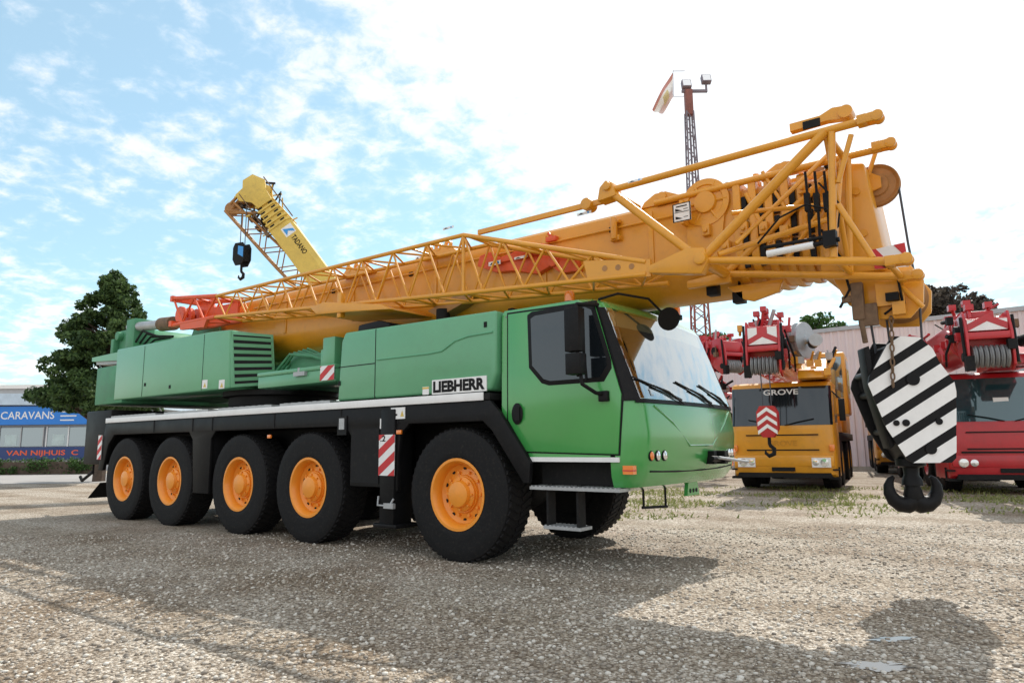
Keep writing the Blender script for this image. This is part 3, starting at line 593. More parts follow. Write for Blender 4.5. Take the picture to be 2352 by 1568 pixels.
for P in([(4.33,-.12,3.56),(4.36,-.12,3.0),(4.40,-.08,2.5),(4.38,-.05,2.0)],[(4.1,.1,2.4),(4.12,.08,1.95)],[(4.0,-.15,2.4),(4.02,-.1,2.0)]): MB().path(P,.011,6).build('hoist_rope',ROPE,MC)
for px,py,y in((1640,668,-.35),(1700,685,-.3)):
    p=UY(px,py,y); m=MB(); m.box(p.x-.06,p.x+.05,y-.06,y+.06,p.z-.05,p.z+.06); m.tube(p,p+V((0,0,.2)),.015); m.build('work_light',BLK,BOOM,bevel=.015)
m=MB(); p=UY(1728,665,-.35); m.prism([(p.x-.25,2.8),(p.x+.3,2.8),(p.x+.25,2.68),(p.x,2.62),(p.x-.12,2.66)],-.36,-.30); m.build('boom_bracket',YEL,BOOM,bevel=.01)
m=MB(); p=UY(1975,700,-.35); m.box(p.x-.06,p.x+.04,-.40,-.33,p.z-.14,p.z+.20); m.box(p.x-.14,p.x+.0,-.39,-.34,p.z+.03,p.z+.09); m.tube((p.x,-.37,p.z-.1),(p.x+.02,-.36,p.z-.35),.025); m.box(p.x-.02,p.x+.14,-.38,-.34,p.z-.2,p.z+.0); m.build('retaining_hook',RUST,HEAD,bevel=.01)
m=MB(); p=UY(2045,690,-.3); m.box(p.x-.10,p.x+.12,-.36,-.30,p.z-.05,p.z+.16); m.tube(p+V((.1,-.05,.1)),p+V((.25,-.05,-.1)),.02); m.box(p.x+.02,p.x+.12,-.38,-.31,p.z-.14,p.z-.03); m.m=1; m.box(p.x-.02,p.x+.08,-.42,-.355,p.z-.02,p.z+.05); m.build('limit_switch',[YEL,BLK],HEAD)
for P in([(3.7,-.39,3.2),(3.85,-.42,2.9),(3.9,-.40,2.6),(3.8,-.36,2.45)],[(4.1,-.39,2.85),(4.28,-.4,2.7),(4.3,-.36,2.45),(4.15,-.34,2.35)]): MB().path(P,.012,6).build('cable',BLK,HEAD)
for (x,z) in((3.75,3.65),(3.75,2.95),(4.05,3.1),(4.02,3.5)): MB().cyl((x,-.395,z),(x,-.36,z),.035,12).build('head_bolt',YEL,HEAD)
MB().box(3.70,3.78,-.385,-.36,2.9,3.7).build('head_rib',YEL,HEAD,bevel=.005)
m=MB(); pb=[(1098,612),(1104,588),(1128,579),(1150,592),(1196,573),(1246,559),(1292,568),(1324,588),(1332,622),(1292,628),(1264,612),(1236,630),(1182,622),(1140,626)]
m.prism([xz(a,c,-.5) for a,c in pb],-.52,-.42); m.prism([xz(a,c,-.52) for a,c in((1120,600),(1240,575),(1245,585),(1125,610))],-.56,-.51)
p=xz(1272,600,-.52); m.cyl((p[0],-.56,p[1]),(p[0],-.5,p[1]),.07,20); p=xz(1135,603,-.52); m.cyl((p[0],-.545,p[1]),(p[0],-.5,p[1]),.045,16); m.build('jib_bracket',ROR,BOOM,bevel=.01)
m=MB(); q=xz(1268,545,-.45); m.box(q[0]-.06,q[0]+.08,-.5,-.42,q[1]-.06,q[1]+.0); m.tube((q[0],-.46,q[1]),(q[0]-.05,-.46,q[1]+.06),.02); m.build('jib_lug',ROR,BOOM,bevel=.01)
m=MB(); p=xz(1606,455,-.62); m.lathe([(.25,0),(.25,.03),(.19,.03),(.18,.015),(.12,.015),(.11,.05),(.0,.05)],(p[0],-.44,p[1]),(0,-1,0),40)
for k in range(6):
    q=2*PI*k/6; m.tube((p[0]+.1*math.cos(q),-.46,p[1]+.1*math.sin(q)),(p[0]+.23*math.cos(q),-.46,p[1]+.23*math.sin(q)),.014,6)
m.prism([(p[0]-.2,p[1]-.62),(p[0]+.12,p[1]-.62),(p[0]+.2,p[1]-.1),(p[0]-.22,p[1]-.1)],-.46,-.425)
m.build('hose_drum',YEL,BOOM)
for (a,c,w_,h_) in((1515,388,.42,.10),(1800,372,.4,.09)):
    p=UY(a,c,-.45); m=MB(); m.prism([(p.x-w_*.6,3.80),(p.x+w_*.5,3.80),(p.x+w_*.45,3.86),(p.x+w_*.1,3.93),(p.x-w_*.2,3.93),(p.x-w_*.5,3.86)],-.42,-.36)
    m.cyl((p.x,-.44,3.88),(p.x,-.34,3.88),.05); m.build('boom_lug',YEL,BOOM)
MB().tube((-3.2,-.3,3.82),(2.8,-.3,3.82),.022).build('boom_rail',YEL,BOOM)
for px,py in((822,566),(1008,521)):
    p=UY(px,py,-.5); m=MB(); m.prism([(p.x-.35,3.78),(p.x+.35,3.78),(p.x+.22,3.88),(p.x-.25,3.88)],-.52,-.41); 
    for k in(-.18,0,.18):
        m.lathe([(.03,-.02),(.06,-.02),(.06,.02),(.03,.02)],(p.x+k,-.505,3.90),(0,1,0),14,True)
    m.build('lifting_lug',YEL,BOOM)
for k,x in enumerate((-4.6,-2.9,-1.2,.6,2.0)):
    MB().box(x-.03,x+.03,-.445,-.42,3.1,3.74).build('boom_rib',YEL,BOOM,bevel=.004); MB().box(x-.5,x-.44,-.45,-.42,3.60,3.66).build('pipe_clip',DRK,BOOM)
MB().path([(-5.5,-.455,3.63),(2.7,-.455,3.63)],.012,6).build('hydraulic_pipe',YEL,BOOM)
rs=random.Random(4)
for k in range(12):
    x=2.5+k*.12; y=rs.uniform(-.40,-.1); m=MB(); m.tube((x,y,3.8),(x+rs.uniform(-.06,.06),y,3.86+rs.uniform(.0,.08)),rs.uniform(.015,.035),8); m.box(x-.05,x+.05,y-.05,y+.05,3.79,3.84); m.build('roller_bracket',(YEL,YEL,BRN,DRK)[k%4],BOOM)
for k in range(7):
    x=2.45+k*.19; m=MB(); z=3.0+.6*rs.random(); m.box(x-.04,x+.04,-.52,-.44,z-.05,z+.07); m.cyl((x,-.55,z),(x,-.5,z),.025,10); m.build('pin_block',YEL,BOOM,bevel=.006)
m=MB(); p=UY(1410,520,-.5); m.tube((p.x,-.5,p.z-.15),(p.x,-.5,p.z+.1),.04,12); m.box(p.x-.06,p.x+.06,-.5,-.42,p.z-.16,p.z-.1); m.box(p.x-.06,p.x+.06,-.5,-.42,p.z+.04,p.z+.08); m.build('pin_holder',YEL,BOOM,bevel=.008)
m=MB(); a=UY(1190,670,-.45); m.prism([(a.x-.1,2.68),(a.x+.0,2.68),(a.x-.05,2.9),(a.x-.12,2.9)],-.5,-.4); m.build('boom_rest',BLK,MC)
m=MB(); pts=[xz(a,c,-.95) for a,c in((745,712),(775,700),(905,705),(930,716),(830,722),(760,728))]; m.prism(pts,-1.2,-.42); p=xz(775,712,-1.2); m.box(p[0]-.04,p[0]+.04,-1.18,-1.1,p[1]-.1,p[1]+.25); m.build('jib_support_arm',YEL,BOOM,bevel=.01)
m=MB(); m.prism([xz(a,c,-.6) for a,c in((985,715),(1045,680),(1090,676),(1060,700),(1010,728))],-.62,-.42); m.build('jib_support_plate',BRN,BOOM)
# ---- lattice jib
def lerp(x,T):
    for i in range(len(T)-1):
        if T[i][0]<=x<=T[i+1][0]: t=(x-T[i][0])/(T[i+1][0]-T[i][0]); return T[i][1]+(T[i+1][1]-T[i][1])*t
    return T[-1][1]
top=[(-5.6,3.76),(-.11,3.73),(2.25,2.99)]; bot=[(-5.6,3.40),(-.11,3.02),(2.25,2.87)]
xs=[-5.6+k*(5.49/18) for k in range(19)]+[-.11+k*(2.36/8) for k in range(1,9)]
st=[]
for x in xs: st.append([V((x,-1.1,lerp(x,top))),V((x,-.60,lerp(x,top))),V((x,-.60,lerp(x,bot))),V((x,-1.1,lerp(x,bot)))])
m=MB(); lattice(m,st,.028,.014)
for s_ in st[::3]: m.tube(s_[0],s_[1],.014); m.tube(s_[3],s_[2],.014)
m.tube(V((-.11,-1.1,3.73)),V((-.11,-1.1,3.02)),.022)
JIB=m.build('lattice_jib',YEL,MC,ang=50)
m=MB(); m.prism([(1.55,3.12),(2.3,3.01),(2.3,2.84),(1.6,2.90)],-1.115,-1.085)
m.m=1
for x,z in((1.8,3.0),(1.95,2.985),(2.1,2.97)): m.cyl((x,-1.118,z),(x,-1.113,z),.03)
m.build('jib_gusset',[YEL,BRN],JIB)
m=MB(); st2=[]
for k in range(5):
    x=-7.05+k*.3625; zt=3.92-.16*k/4; zb=3.42-.02*k/4; st2.append([V((x,-1.1,zt)),V((x,-.62,zt)),V((x,-.62,zb)),V((x,-1.1,zb))])
lattice(m,st2,.036,.02); m.prism([(-7.05,3.4),(-6.4,3.38),(-6.3,3.55),(-6.6,3.9),(-7.05,3.95)],-.64,-.60); m.box(-6.6,-5.7,-.645,-.605,3.42,3.75); m.box(-7.1,-7.0,-1.14,-.58,3.40,3.50); m.box(-7.1,-7.02,-1.14,-.58,3.86,3.96)
for y in(-1.0,-.85,-.7): m.lathe([(.04,-.03),(.15,-.03),(.15,.03),(.04,.03)],(-6.95,y,3.62),(0,1,0),20,True)
m.prism([(-6.7,3.3),(-5.9,3.26),(-5.8,3.42),(-6.7,3.42)],-1.13,-1.07)
m.build('jib_tip',ROR,JIB,ang=40)
# jib foot frame
m=MB(); Y0,Y1=-1.1,-.46
def tb(a,c,ya,yb,r_): m.tube((a[0],ya,a[1]),(c[0],yb,c[1]),r_,12)
a_=xz(1400,438,Y0); b_=xz(1610,598,Y0); t_=xz(1985,277,Y0); v_=xz(1895,303,Y0); l_=xz(2050,600,Y0); vb=xz(1915,592,Y0)
tb(a_,t_,Y0,Y0,.034); tb(a_,b_,Y0,Y0,.041); tb(b_,v_,Y0,Y0,.043); tb(b_,l_,Y0,Y0,.035); tb((v_[0]+.05,v_[1]-.02),vb,Y0,Y0,.031)
tb(xz(1925,470,Y0),xz(2005,592,Y0),Y0,Y0,.024); tb(xz(1955,310,Y0),xz(1925,420,Y0),Y0,Y0,.022)
tb((a_[0]+.2,a_[1]),(t_[0],t_[1]-.02),Y1,Y1,.033); tb(b_,(v_[0],v_[1]-.05),Y1,Y1,.036); tb(b_,l_,Y1,Y1,.035); tb((v_[0]+.05,v_[1]),vb,Y1,Y1,.028)
tb(xz(1650,585,Y0),(v_[0]-.05,v_[1]-.55),Y0,Y1,.028); tb(v_,(v_[0]+.02,v_[1]-.03),Y0,Y1,.028); tb(vb,vb,Y0,Y1,.028); tb(v_,vb,Y0,Y1,.022); tb(v_,vb,Y1,Y0,.022)
tb((l_[0]-.03,l_[1]),(l_[0]-.03,l_[1]),Y0,Y1,.026); tb(a_,a_,Y0,Y1,.033); tb(b_,b_,Y0,Y1,.055); tb(xz(1680,490,Y0),xz(1880,420,Y0),Y0,Y1,.022)
tb(xz(1660,400,Y0),xz(1720,520,Y0),Y1,Y1,.024); tb(xz(1860,300,Y0),xz(1690,560,Y0),Y1,Y0,.02)
tb(xz(1760,560,Y0),xz(1880,380,Y0),Y1,Y1,.02); tb(xz(1700,345,Y0),xz(1760,440,Y0),Y1,Y1,.018)
FOOT=m.build('jib_foot_frame',YEL,JIB,ang=50)
for (x,z) in((t_[0],t_[1]),(l_[0],l_[1])):
    for y in(Y0,Y1):
        m=MB()
        for o in(-.04,.04): m.prism([(x-.03,z-.035),(x+.11,z-.04),(x+.145,z),(x+.11,z+.04),(x-.03,z+.035)],y+o-.012,y+o+.012); m.cyl((x+.1,y+o-.016,z),(x+.1,y+o+.016,z),.045,16)
        m.box(x-.05,x+.02,y-.05,y+.05,z-.04,z+.04); m.build('fork_end',YEL,FOOT,bevel=.004)
m=MB(); m.prism([(b_[0]-.52,b_[1]+.02),(b_[0]-.1,b_[1]+.13),(b_[0]+.06,b_[1]+.10),(b_[0]+.09,b_[1]-.02),(b_[0]+.02,b_[1]-.14),(b_[0]-.5,b_[1]-.05)],Y0-.06,Y0+.06)
m.cyl((b_[0]+.02,Y0-.1,b_[1]),(b_[0]+.02,Y0+.1,b_[1]),.06); m.build('hinge_plate',YEL,FOOT,bevel=.015)
MB().prism([(b_[0]-.4,b_[1]-.02),(b_[0]+.05,b_[1]+.02),(b_[0]+.06,b_[1]-.1),(b_[0]-.4,b_[1]-.1)],Y1-.04,Y1+.04).build('hinge_plate',YEL,FOOT,bevel=.015)
m=MB(); c0=xz(1110,521,Y0+.15); z1=a_[1]; m.box(c0[0]-.05,a_[0]+.02,Y0+.1,Y0+.14,z1-.075,z1-.015); m.cyl((a_[0]-.32,Y0+.05,z1-.05),(a_[0]-.32,Y0+.2,z1-.05),.065); m.prism([(a_[0]-.12,z1-.1),(a_[0]+.10,z1-.08),(a_[0]+.05,z1+.07),(a_[0]-.02,z1+.10),(a_[0]-.09,z1+.04)],Y0-.05,Y0+.12); m.cyl((a_[0],Y0-.08,z1+.03),(a_[0],Y0+.12,z1+.03),.045); m.build('jib_bar',YEL,JIB,bevel=.006)
m=MB(); g0=xz(1830,290,Y0+.1); g1=xz(1945,262,Y0+.1); m.prism([(g0[0]-.05,g0[1]-.05),(g0[0]+.25,g0[1]-.04),(g1[0],g1[1]-.05),(g1[0]+.05,g1[1]+.0),(g1[0],g1[1]+.06),(g0[0]+.3,g0[1]+.06),(g0[0]+.2,g0[1]+.02),(g0[0]-.05,g0[1]+.02)],Y0+.06,Y0+.14); m.cyl((g1[0],Y0+.03,g1[1]),(g1[0],Y0+.17,g1[1]),.055); m.m=1; m.box(g0[0]+.06,g0[0]+.2,Y0+.05,Y0+.065,g0[1]-.07,g0[1]-.0); m.build('guide_roller',[YEL,DRK],FOOT)
m=MB(); p=UY(1840,570,Y0-.05); m.cyl(p+V((-.28,0,0)),p+V((.1,0,.01)),.03,14); m.m=1; m.cyl(p+V((.1,0,.01)),p+V((.3,0,.02)),.02,10); m.cyl(p+V((-.3,0,.06)),p+V((.2,0,.06)),.016,8); m.box(p.x+.18,p.x+.28,p.y-.04,p.y+.04,p.z-.03,p.z+.10); m.build('assembly_cylinder',[WHI,BLK],FOOT)
for k in range(3): m=MB(); p=UY(1855+22*k,470,-.9); m.path([p+V((0,0,.3)),p+V((.01,-.02,0)),p+V((.0,0,-.35))],.012,6); m.box(p.x-.022,p.x+.022,p.y-.03,p.y+.03,p.z-.06,p.z+.10); m.build('rope_guide',DRK,FOOT)
for P in([(1880,420),(1930,470),(1925,520),(1880,560)],[(1740,560),(1790,500),(1850,470),(1900,480)]): MB().path([UY(a,c,-1.0) for a,c in P],.009,6).build('cable',BLK,FOOT)
def sign(px0,py0,px1,py1,y,kind,par):
    a=xz(px0,py1,y); c=xz(px1,py0,y); m=MB(); m.box(a[0],c[0],y-.008,y,a[1],c[1]); m.m=1; dx=c[0]-a[0]; dz=c[1]-a[1]
    if kind=='big':
        for i,q in enumerate(((.05,.95,.0,.04),(.05,.95,.96,1),(0,.06,0,1),(.94,1,0,1),(.2,.8,.80,.86),(.1,.9,.5,.53))): m.box(a[0]+q[0]*dx,a[0]+q[1]*dx,y-.010-.0002*i,y-.0075,a[1]+q[2]*dz,a[1]+q[3]*dz)
        for zc in(.58,.15): m.prism([(a[0]+.15*dx,a[1]+zc*dz),(a[0]+.55*dx,a[1]+zc*dz),(a[0]+.15*dx,a[1]+(zc+.16)*dz)],y-.0105,y-.0075); m.box(a[0]+.6*dx,a[0]+.85*dx,y-.0105,y-.0075,a[1]+(zc+.06)*dz,a[1]+(zc+.09)*dz)
        return m.build('instruction_sign',[WHI,BLK],par)
    m.m=2; m.cyl((a[0]+.8*dx,y-.0105,a[1]+.5*dz),(a[0]+.8*dx,y-.007,a[1]+.5*dz),dz*.38,16); m.m=1; m.prism([(a[0]+.1*dx,a[1]+.2*dz),(a[0]+.5*dx,a[1]+.2*dz),(a[0]+.3*dx,a[1]+.75*dz)],y-.0105,y-.0075)
    return m.build('sticker',[WHI,BLK,LBL],par)
sign(1547,462,1586,513,-.60,'big',BOOM)
m=MB(); a=xz(1566,513,-.6); m.box(a[0]-.02,a[0]+.02,-.599,-.42,a[1],a[1]+.25); m.build('sign_bracket',YEL,BOOM)
for q in((1326,483,1358,497,-.99),(1443,409,1475,422,-1.146),(1018,518,1042,529,-1.135),(955,587,972,597,-.45),(1182,585,1212,597,-.57),(1123,597,1150,612,-.57)): sign(*q,'s',BOOM)
# ------------------------------------------------------------------ main hook block
HB=root('hook_block','large black and white diagonally striped hook block hanging from the big boom head','hook block',(4.18,-.02,0),math.radians(29))
def hl(px,py): return ((px-2102)/258/.99,(920-py)/258+1.60)
pp=[hl(*q) for q in((2070,776),(2128,780),(2152,806),(2166,842),(2190,882),(2192,905),(2178,1050),(2168,1060),(2090,1060),(2078,1052),(2042,985),(2011,885),(2015,868))]
m=MB(); m.prism(pp,-.23,-.20); m.m=1
for q in bands(pp,math.radians(122),.112,.075,.05): m.prism(q,-.233,-.2295)
m.m=0
for q,r_ in(((2105,875),.055),((2128,1030),.045),((2082,972),.03),((2150,970),.028),((2062,972),.025)): c=hl(*q); m.cyl((c[0],-.245,c[1]),(c[0],-.229,c[1]),r_,18)
m.build('striped_cheek_plate',[BLK,WHI],HB,smooth=False)
m=MB(); m.prism(pp,.20,.23); m.build('cheek_plate',BLK,HB,bevel=.008)
for y in(-.13,-.045,.045,.13):
    c=hl(2100,880); m=MB(); m.lathe([(.06,-.035),(.27,-.035),(.295,-.03),(.25,0),(.295,.03),(.27,.035),(.06,.035)],(c[0],y,c[1]+.05),(0,1,0),36); m.build('sheave',DRK,HB)
m=MB(); m.prism([hl(*q) for q in((2050,940),(2165,940),(2170,1052),(2090,1055),(2060,1000))],-.198,.198)
for (q) in((2020,860),(2025,905),(2050,990),(2070,800)): c=hl(*q); m.cyl((c[0]+.03,-.2,c[1]),(c[0]+.03,.2,c[1]),.035,12)
m.prism([hl(*q) for q in((2012,800),(2024,795),(2030,880),(2060,1020),(2050,1030),(2018,890))],-.195,-.02); m.build('block_body',BLK,HB,bevel=.01)
m=MB(); b0=hl(2100,1060)[1]
m.lathe([(.12,.03),(.12,-.03),(.065,-.05),(.06,-.11),(.08,-.15),(.085,-.2)],(0.02,0,b0),(0,0,1),20)
for s in(-1,1):
    P=[(0,-.335),(.06*s,-.365),(.115*s,-.36),(.165*s,-.325),(.195*s,-.265),(.197*s,-.20),(.178*s,-.15),(.15*s,-.125)]
    m.path([(.02+x,0,b0+z) for x,z in P],[.08,.08,.072,.062,.052,.042,.03,.016],12)
m.path([(.02,0,b0-.1),(.02,0,b0-.2),(.02,0,b0-.30),(.02,0,b0-.38)],[.055,.06,.085,.05],14)
m.build('double_hook',BLK,HB,ang=60)
m=MB(); ct=hl(2070,776)
for k in range(10):
    o=V((ct[0]-.004*k,-.255,ct[1]+.14-.062*k)); ax=(1,0,0) if k%2 else (0,1,0)
    a,c,_=frame(ax); P=[o+a*(.016*math.cos(2*PI*j/10))+c*(.036*math.sin(2*PI*j/10)) if abs(c.z)>.5 else o+c*(.016*math.cos(2*PI*j/10))+a*(.036*math.sin(2*PI*j/10)) for j in range(11)]
    m.path(P,.007,6)
m.build('chain',RUST,HB)
# ------------------------------------------------------------------ background cranes
def bg_crane(name_label,loc,head,paint,boompaint,hw=1.25,boom=(3.1,4.05,-9.,1.4),boff=0.,glass=GLD,busy=1,seed=1,chev=True):
    rs=random.Random(seed)
    r=root('mobile_crane',name_label,'mobile crane',loc,math.atan2(head.y,head.x),'parked mobile cranes')
    lv=[(.34,-.14),(.42,-.04),(.62,.0),(1.5,-.0),(1.66,-.02),(2.64,-.22),(2.76,-.30),(2.81,-.42)]
    m=MB(); m.loft([ring(xf,hw-(.06 if z>2.78 else 0),.16,.05,-1.75,z,5,8) for z,xf in lv]); cab=m.build('driver_cab',paint,r,ang=28)
    nn=len(ring(1,1,.1,.05,0,0,5,8))
    def rg(z,off,i0,i1):
        t=(z-1.66)/.98; xf=-.02-.2*t; return ring(xf+off,hw+off,.16,.05,-1.75,z,5,8)[i0:i1]
    m=MB()
    for za,zb in((1.66,2.2),(2.2,2.66)): m.strip(rg(za,.008,3,nn-3),rg(zb,.008,3,nn-3))
    m.build('windscreen',glass,cab,ang=60)
    for s in(-1,1):
        m=MB(); m.prism([(-1.45,1.75),(-.45,1.72),(-.58,2.52),(-1.4,2.52)],s*(hw+.012),s*(hw-.02)); m.build('side_window',glass,cab)
        m=MB(); m.prism([(-1.6,.7),(-.35,.7),(-.35,1.66),(-.5,2.6),(-1.6,2.6)],s*(hw+.006),s*(hw-.03)); m.build('cab_door',paint,cab,bevel=.01)
        m=MB(); m.box(-.1,.02,s*(hw+.14),s*(hw+.28),1.75,2.3); m.tube((-.1,s*hw,2.5),(-.05,s*(hw+.2),2.28),.02); m.build('side_mirror',BLK,cab,bevel=.02)
        m=MB(); m.lathe([(.09,-.03),(.11,.03),(.095,.055),(.0,.06)],(-.02,s*.98,.72),(1,0,0),16); m.build('headlight',LMP,cab)
        m=MB(); m.lathe([(.07,-.03),(.08,.03),(.0,.045)],(-.01,s*.77,.72),(1,0,0),16); m.build('fog_lamp',LMP,cab)
        m=MB(); m.path([(.02+.0,s*.1,1.66),(.01,s*.4,1.74),(-.03,s*.8,1.82)],.012,6); m.build('wiper',BLK,cab)
        m=MB(); m.box(-.06,.02,s*(hw-.02),s*(hw-.14),1.0,1.16); m.build('indicator',AMB,cab,bevel=.01)
        m=MB(); m.box(-.45,-.05,s*(hw+.05),s*(hw-.2),.30,.36); m.box(-.45,-.05,s*(hw+.04),s*(hw-.1),.52,.56); m.box(-.47,-.44,s*(hw+.04),s*(hw-.1),.30,.60); m.build('step',DRK,cab)
    MB().box(-.02,.012,-hw*.7,hw*.7,1.02,1.05).build('grille',DRK,cab); MB().box(-.02,.012,-hw*.7,hw*.7,1.40,1.43).build('grille',DRK,cab); MB().box(-.02,.014,-.28,.28,.50,.60).build('number_plate',DRK,cab)
    m=MB(); m.prism([(-hw+.05,.62),(hw-.05,.62),(hw-.05,.90),(-hw+.05,.90)],-.1,.006,'x'); m.build('bumper_panel',paint,cab,bevel=.02)
    m=MB(); m.prism([(-hw+.1,.34),(hw-.1,.34),(hw-.15,.46),(-hw+.15,.46)],-.1,.03,'x'); m.build('bumper',DRK,cab)
    m=MB(); m.lathe([(.08,0),(.08,.06)],(-.9,.7,2.81),(0,0,1),14); m.m=1; m.lathe([(.065,.06),(.065,.17),(.04,.2)],(-.9,.7,2.81),(0,0,1),14); m.build('beacon',[BLK,AMB],cab)
    m=MB(); m.box(-10.8,-1.8,-.6,.6,.6,1.4); m.box(-10.8,-1.8,-hw,hw,1.25,1.5); m.box(-2.6,-1.8,-hw,hw,.8,1.3); m.build('carrier_frame',DRK,r,bevel=.02)
    w1=make_wheel(r,.65,.42,.32,paint); fst=True
    for x in(-1.45,-3.2,-6.6,-8.4):
        for s in(-1,1):
            if fst: w1.location=(x,-hw+.22,.64); fst=False
            else: copy_part(w1,r,(x,s*(hw-.22),.64),0 if s<0 else PI)
    m=MB(); m.prism([(-10.5,1.5),(-4.2,1.5),(-4.4,2.6),(-6,2.9),(-10.5,2.7)],-1.2,-.55); m.prism([(-10.5,1.5),(-5.2,1.5),(-5.4,2.6),(-6,2.9),(-10.5,2.7)],.55,1.2); m.box(-10.5,-3,-.55,.55,1.5,2.2); m.build('superstructure',paint,r,bevel=.03)
    m=MB(); m.box(-4.9,-3.2,.55,1.5,2.0,3.85); oc=m.build('operator_cab',paint,r,bevel=.08); MB().box(-3.195,-3.18,.66,1.39,2.5,3.7).build('cab_window',GLB,oc); MB().box(-4.7,-3.5,1.495,1.51,2.5,3.65).build('cab_window',GLB,oc)
    zb,zt,xa,xb=boom; c=boff; hh=.42
    m=MB(); m.prism([(y+c,z) for y,z in section(hh,zt,zb,.3)],xa,xb-.9,'x'); B=m.build('boom',boompaint,r,ang=30)
    for k in range(3): MB().prism([(y+c,z) for y,z in section(hh+.04-.02*k,zt+.04-.02*k,zb-.04+.02*k,.3)],xb-1.0+.2*k,xb-.9+.2*k,'x').build('boom_collar',boompaint,B,bevel=.01)
    m=MB()
    for s in(-1,1): m.prism([(xb-.6,zb+.05),(xb-.05,zb-.35),(xb+.2,zb-.25),(xb+.22,zb+.4),(xb+.05,zt+.05),(xb-.6,zt)],c+s*.38-.025,c+s*.38+.025)
    m.box(xb-.5,xb-.1,c-.36,c+.36,zb+.1,zt-.05); m.box(xb+.0,xb+.12,c-.36,c+.36,zb+.45,zt-.1); m.box(xb+.05,xb+.2,c-.40,c+.40,zb+.28,zb+.42); H=m.build('boom_head',boompaint,B,bevel=.015)
    for y in(-.27,-.18,-.09,0,.09,.18,.27): m=MB(); m.lathe([(.04,-.025),(.23,-.03),(.17,0),(.23,.03),(.04,.025)],(xb+.04,c+y,zb-.06),(0,1,0),24); m.build('sheave',GRY,H)
    for s in(-1,1):
        MB().tube((xb+.08,c+s*.44,zt-.05),(xb+.16,c+s*.44,zb-.2),.03).build('head_pipe',DRK,H); MB().cyl((xb-.3,c+s*.41,zb+.5),(xb-.3,c+s*.5,zb+.5),.13,16).build('head_boss',DRK,H); MB().cyl((xb+.05,c+s*.4,zb-.06),(xb+.05,c+s*.47,zb-.06),.09,12).build('sheave_pin',DRK,H)
    MB().box(xb+.1,xb+.24,c-.46,c-.3,zb-.35,zb-.05).build('limit_switch',DRK,H); MB().box(xb+.12,xb+.26,c+.28,c+.42,zb+.05,zb+.25).build('work_light',DRK,H)
    if chev:
        m=MB(); pl=[(c-.34,zb+.46),(c+.34,zb+.46),(c+.34,zt-.12),(c-.34,zt-.12)]; m.prism(pl,xb+.119,xb+.126,'x'); m.m=1
        m.prism([(c-.34,zb+.46),(c-.34,zb+.6),(c,zb+.78),(c+.34,zb+.6),(c+.34,zb+.46),(c,zb+.64)],xb+.125,xb+.13,'x')
        m.prism([(c-.12,zb+.66),(c+.12,zb+.66),(c+.12,zt-.12),(c-.12,zt-.12)],xb+.125,xb+.1285,'x')
        m.build('chevron_plate',[WHI,boompaint],H,smooth=False)
    m=MB(); st=[]
    for k in range(12):
        x=xa+1+k*.62+(xb-1.4); st.append([V((x,c-.55,zt-.0)),V((x,c-.95,zt-.0)),V((x,c-.95,zb+.25)),V((x,c-.55,zb+.25))])
    lattice(m,st,.035,.02); m.build('lattice_jib',boompaint,r,ang=50)
    xm=xb-1.9
    m=MB(); m.lathe([(.06,0),(.10,.02),(.46,.02),(.48,.0),(.48,.05),(.40,.05),(.38,.12),(.40,.19),(.48,.19),(.48,.24),(.10,.24),(.08,.3)],(xm+.3,c+.62,zt-.3),(.45,1,0),32); m.build('hose_drum',GRY,r)
    m=MB(); m.cyl((xm+.35,c+1.0,zt-.40),(xm+.85,c+1.1,zt-.38),.13,18); m.m=1; m.cyl((xm+.85,c+1.1,zt-.38),(xm+.95,c+1.12,zt-.38),.16,18); m.build('winch_motor',[BLK,GRY],r)
    m=MB(); m.prism([(xm-1.6,2.83),(xm+.2,2.83),(xm+.1,3.1),(xm-.3,3.25),(xm-.7,3.45),(xm-1.5,3.45)],c+.55,c+1.25); m.prism([(xm-.2,2.83),(xm+.8,2.83),(xm+.6,3.05),(xm-.1,3.15)],c+.6,c+1.35); m.build('machinery_cover',paint,r,bevel=.05)
    for k in range(int(16*busy)):
        a=V((xm-1.4+rs.random()*2.2,c+.55+rs.random()*.8,2.95+rs.random()*.5)); q=a+V((rs.uniform(-.35,.35),rs.uniform(-.25,.25),rs.uniform(.05,.45)))
        m=MB(); m.tube(a,q,rs.uniform(.018,.06),8); m.box(a.x-.1,a.x+.1,a.y-.08,a.y+.08,a.z-.10,a.z+.08); m.build('machinery_part',(paint,DRK,GRY,paint,BLK)[k%5],r)
    for k in range(int(14*busy)):
        a=V((xb-.2-rs.random()*2.0,c+rs.uniform(-.4,.4),zt-.02)); q=a+V((rs.uniform(-.25,.25),rs.uniform(-.15,.15),rs.uniform(.12,.42)))
        m=MB(); m.tube(a,q,rs.uniform(.015,.045),8)
        if k%2==0: m.box(q.x-.09,q.x+.09,q.y-.07,q.y+.07,q.z-.06,q.z+.06)
        m.build('boom_fitting',(boompaint,DRK,boompaint,GRY)[k%4],B)
    for k in range(int(12*busy)):
        sx_=rs.choice((-1,1)); a=V((xb-.1-rs.random()*1.8,c+sx_*rs.uniform(.44,.6),rs.uniform(zb,zt))); q=a+V((rs.uniform(-.5,.3),sx_*rs.uniform(0,.12),rs.uniform(-.3,.3)))
        m=MB(); m.tube(a,q,rs.uniform(.02,.05),8); m.box(a.x-.07,a.x+.07,a.y-.06,a.y+.06,a.z-.08,a.z+.08); m.build('side_fitting',(boompaint,DRK,paint,RUST)[k%4],B)
    MB().box(xb-1.5,xb-1.2,c-.3,c+.1,zt-.02,zt+.2).build('boom_lug',boompaint,B,bevel=.02); MB().box(xb-.8,xb-.55,c-.2,c+.3,zt-.02,zt+.16).build('boom_lug',boompaint,B,bevel=.02)
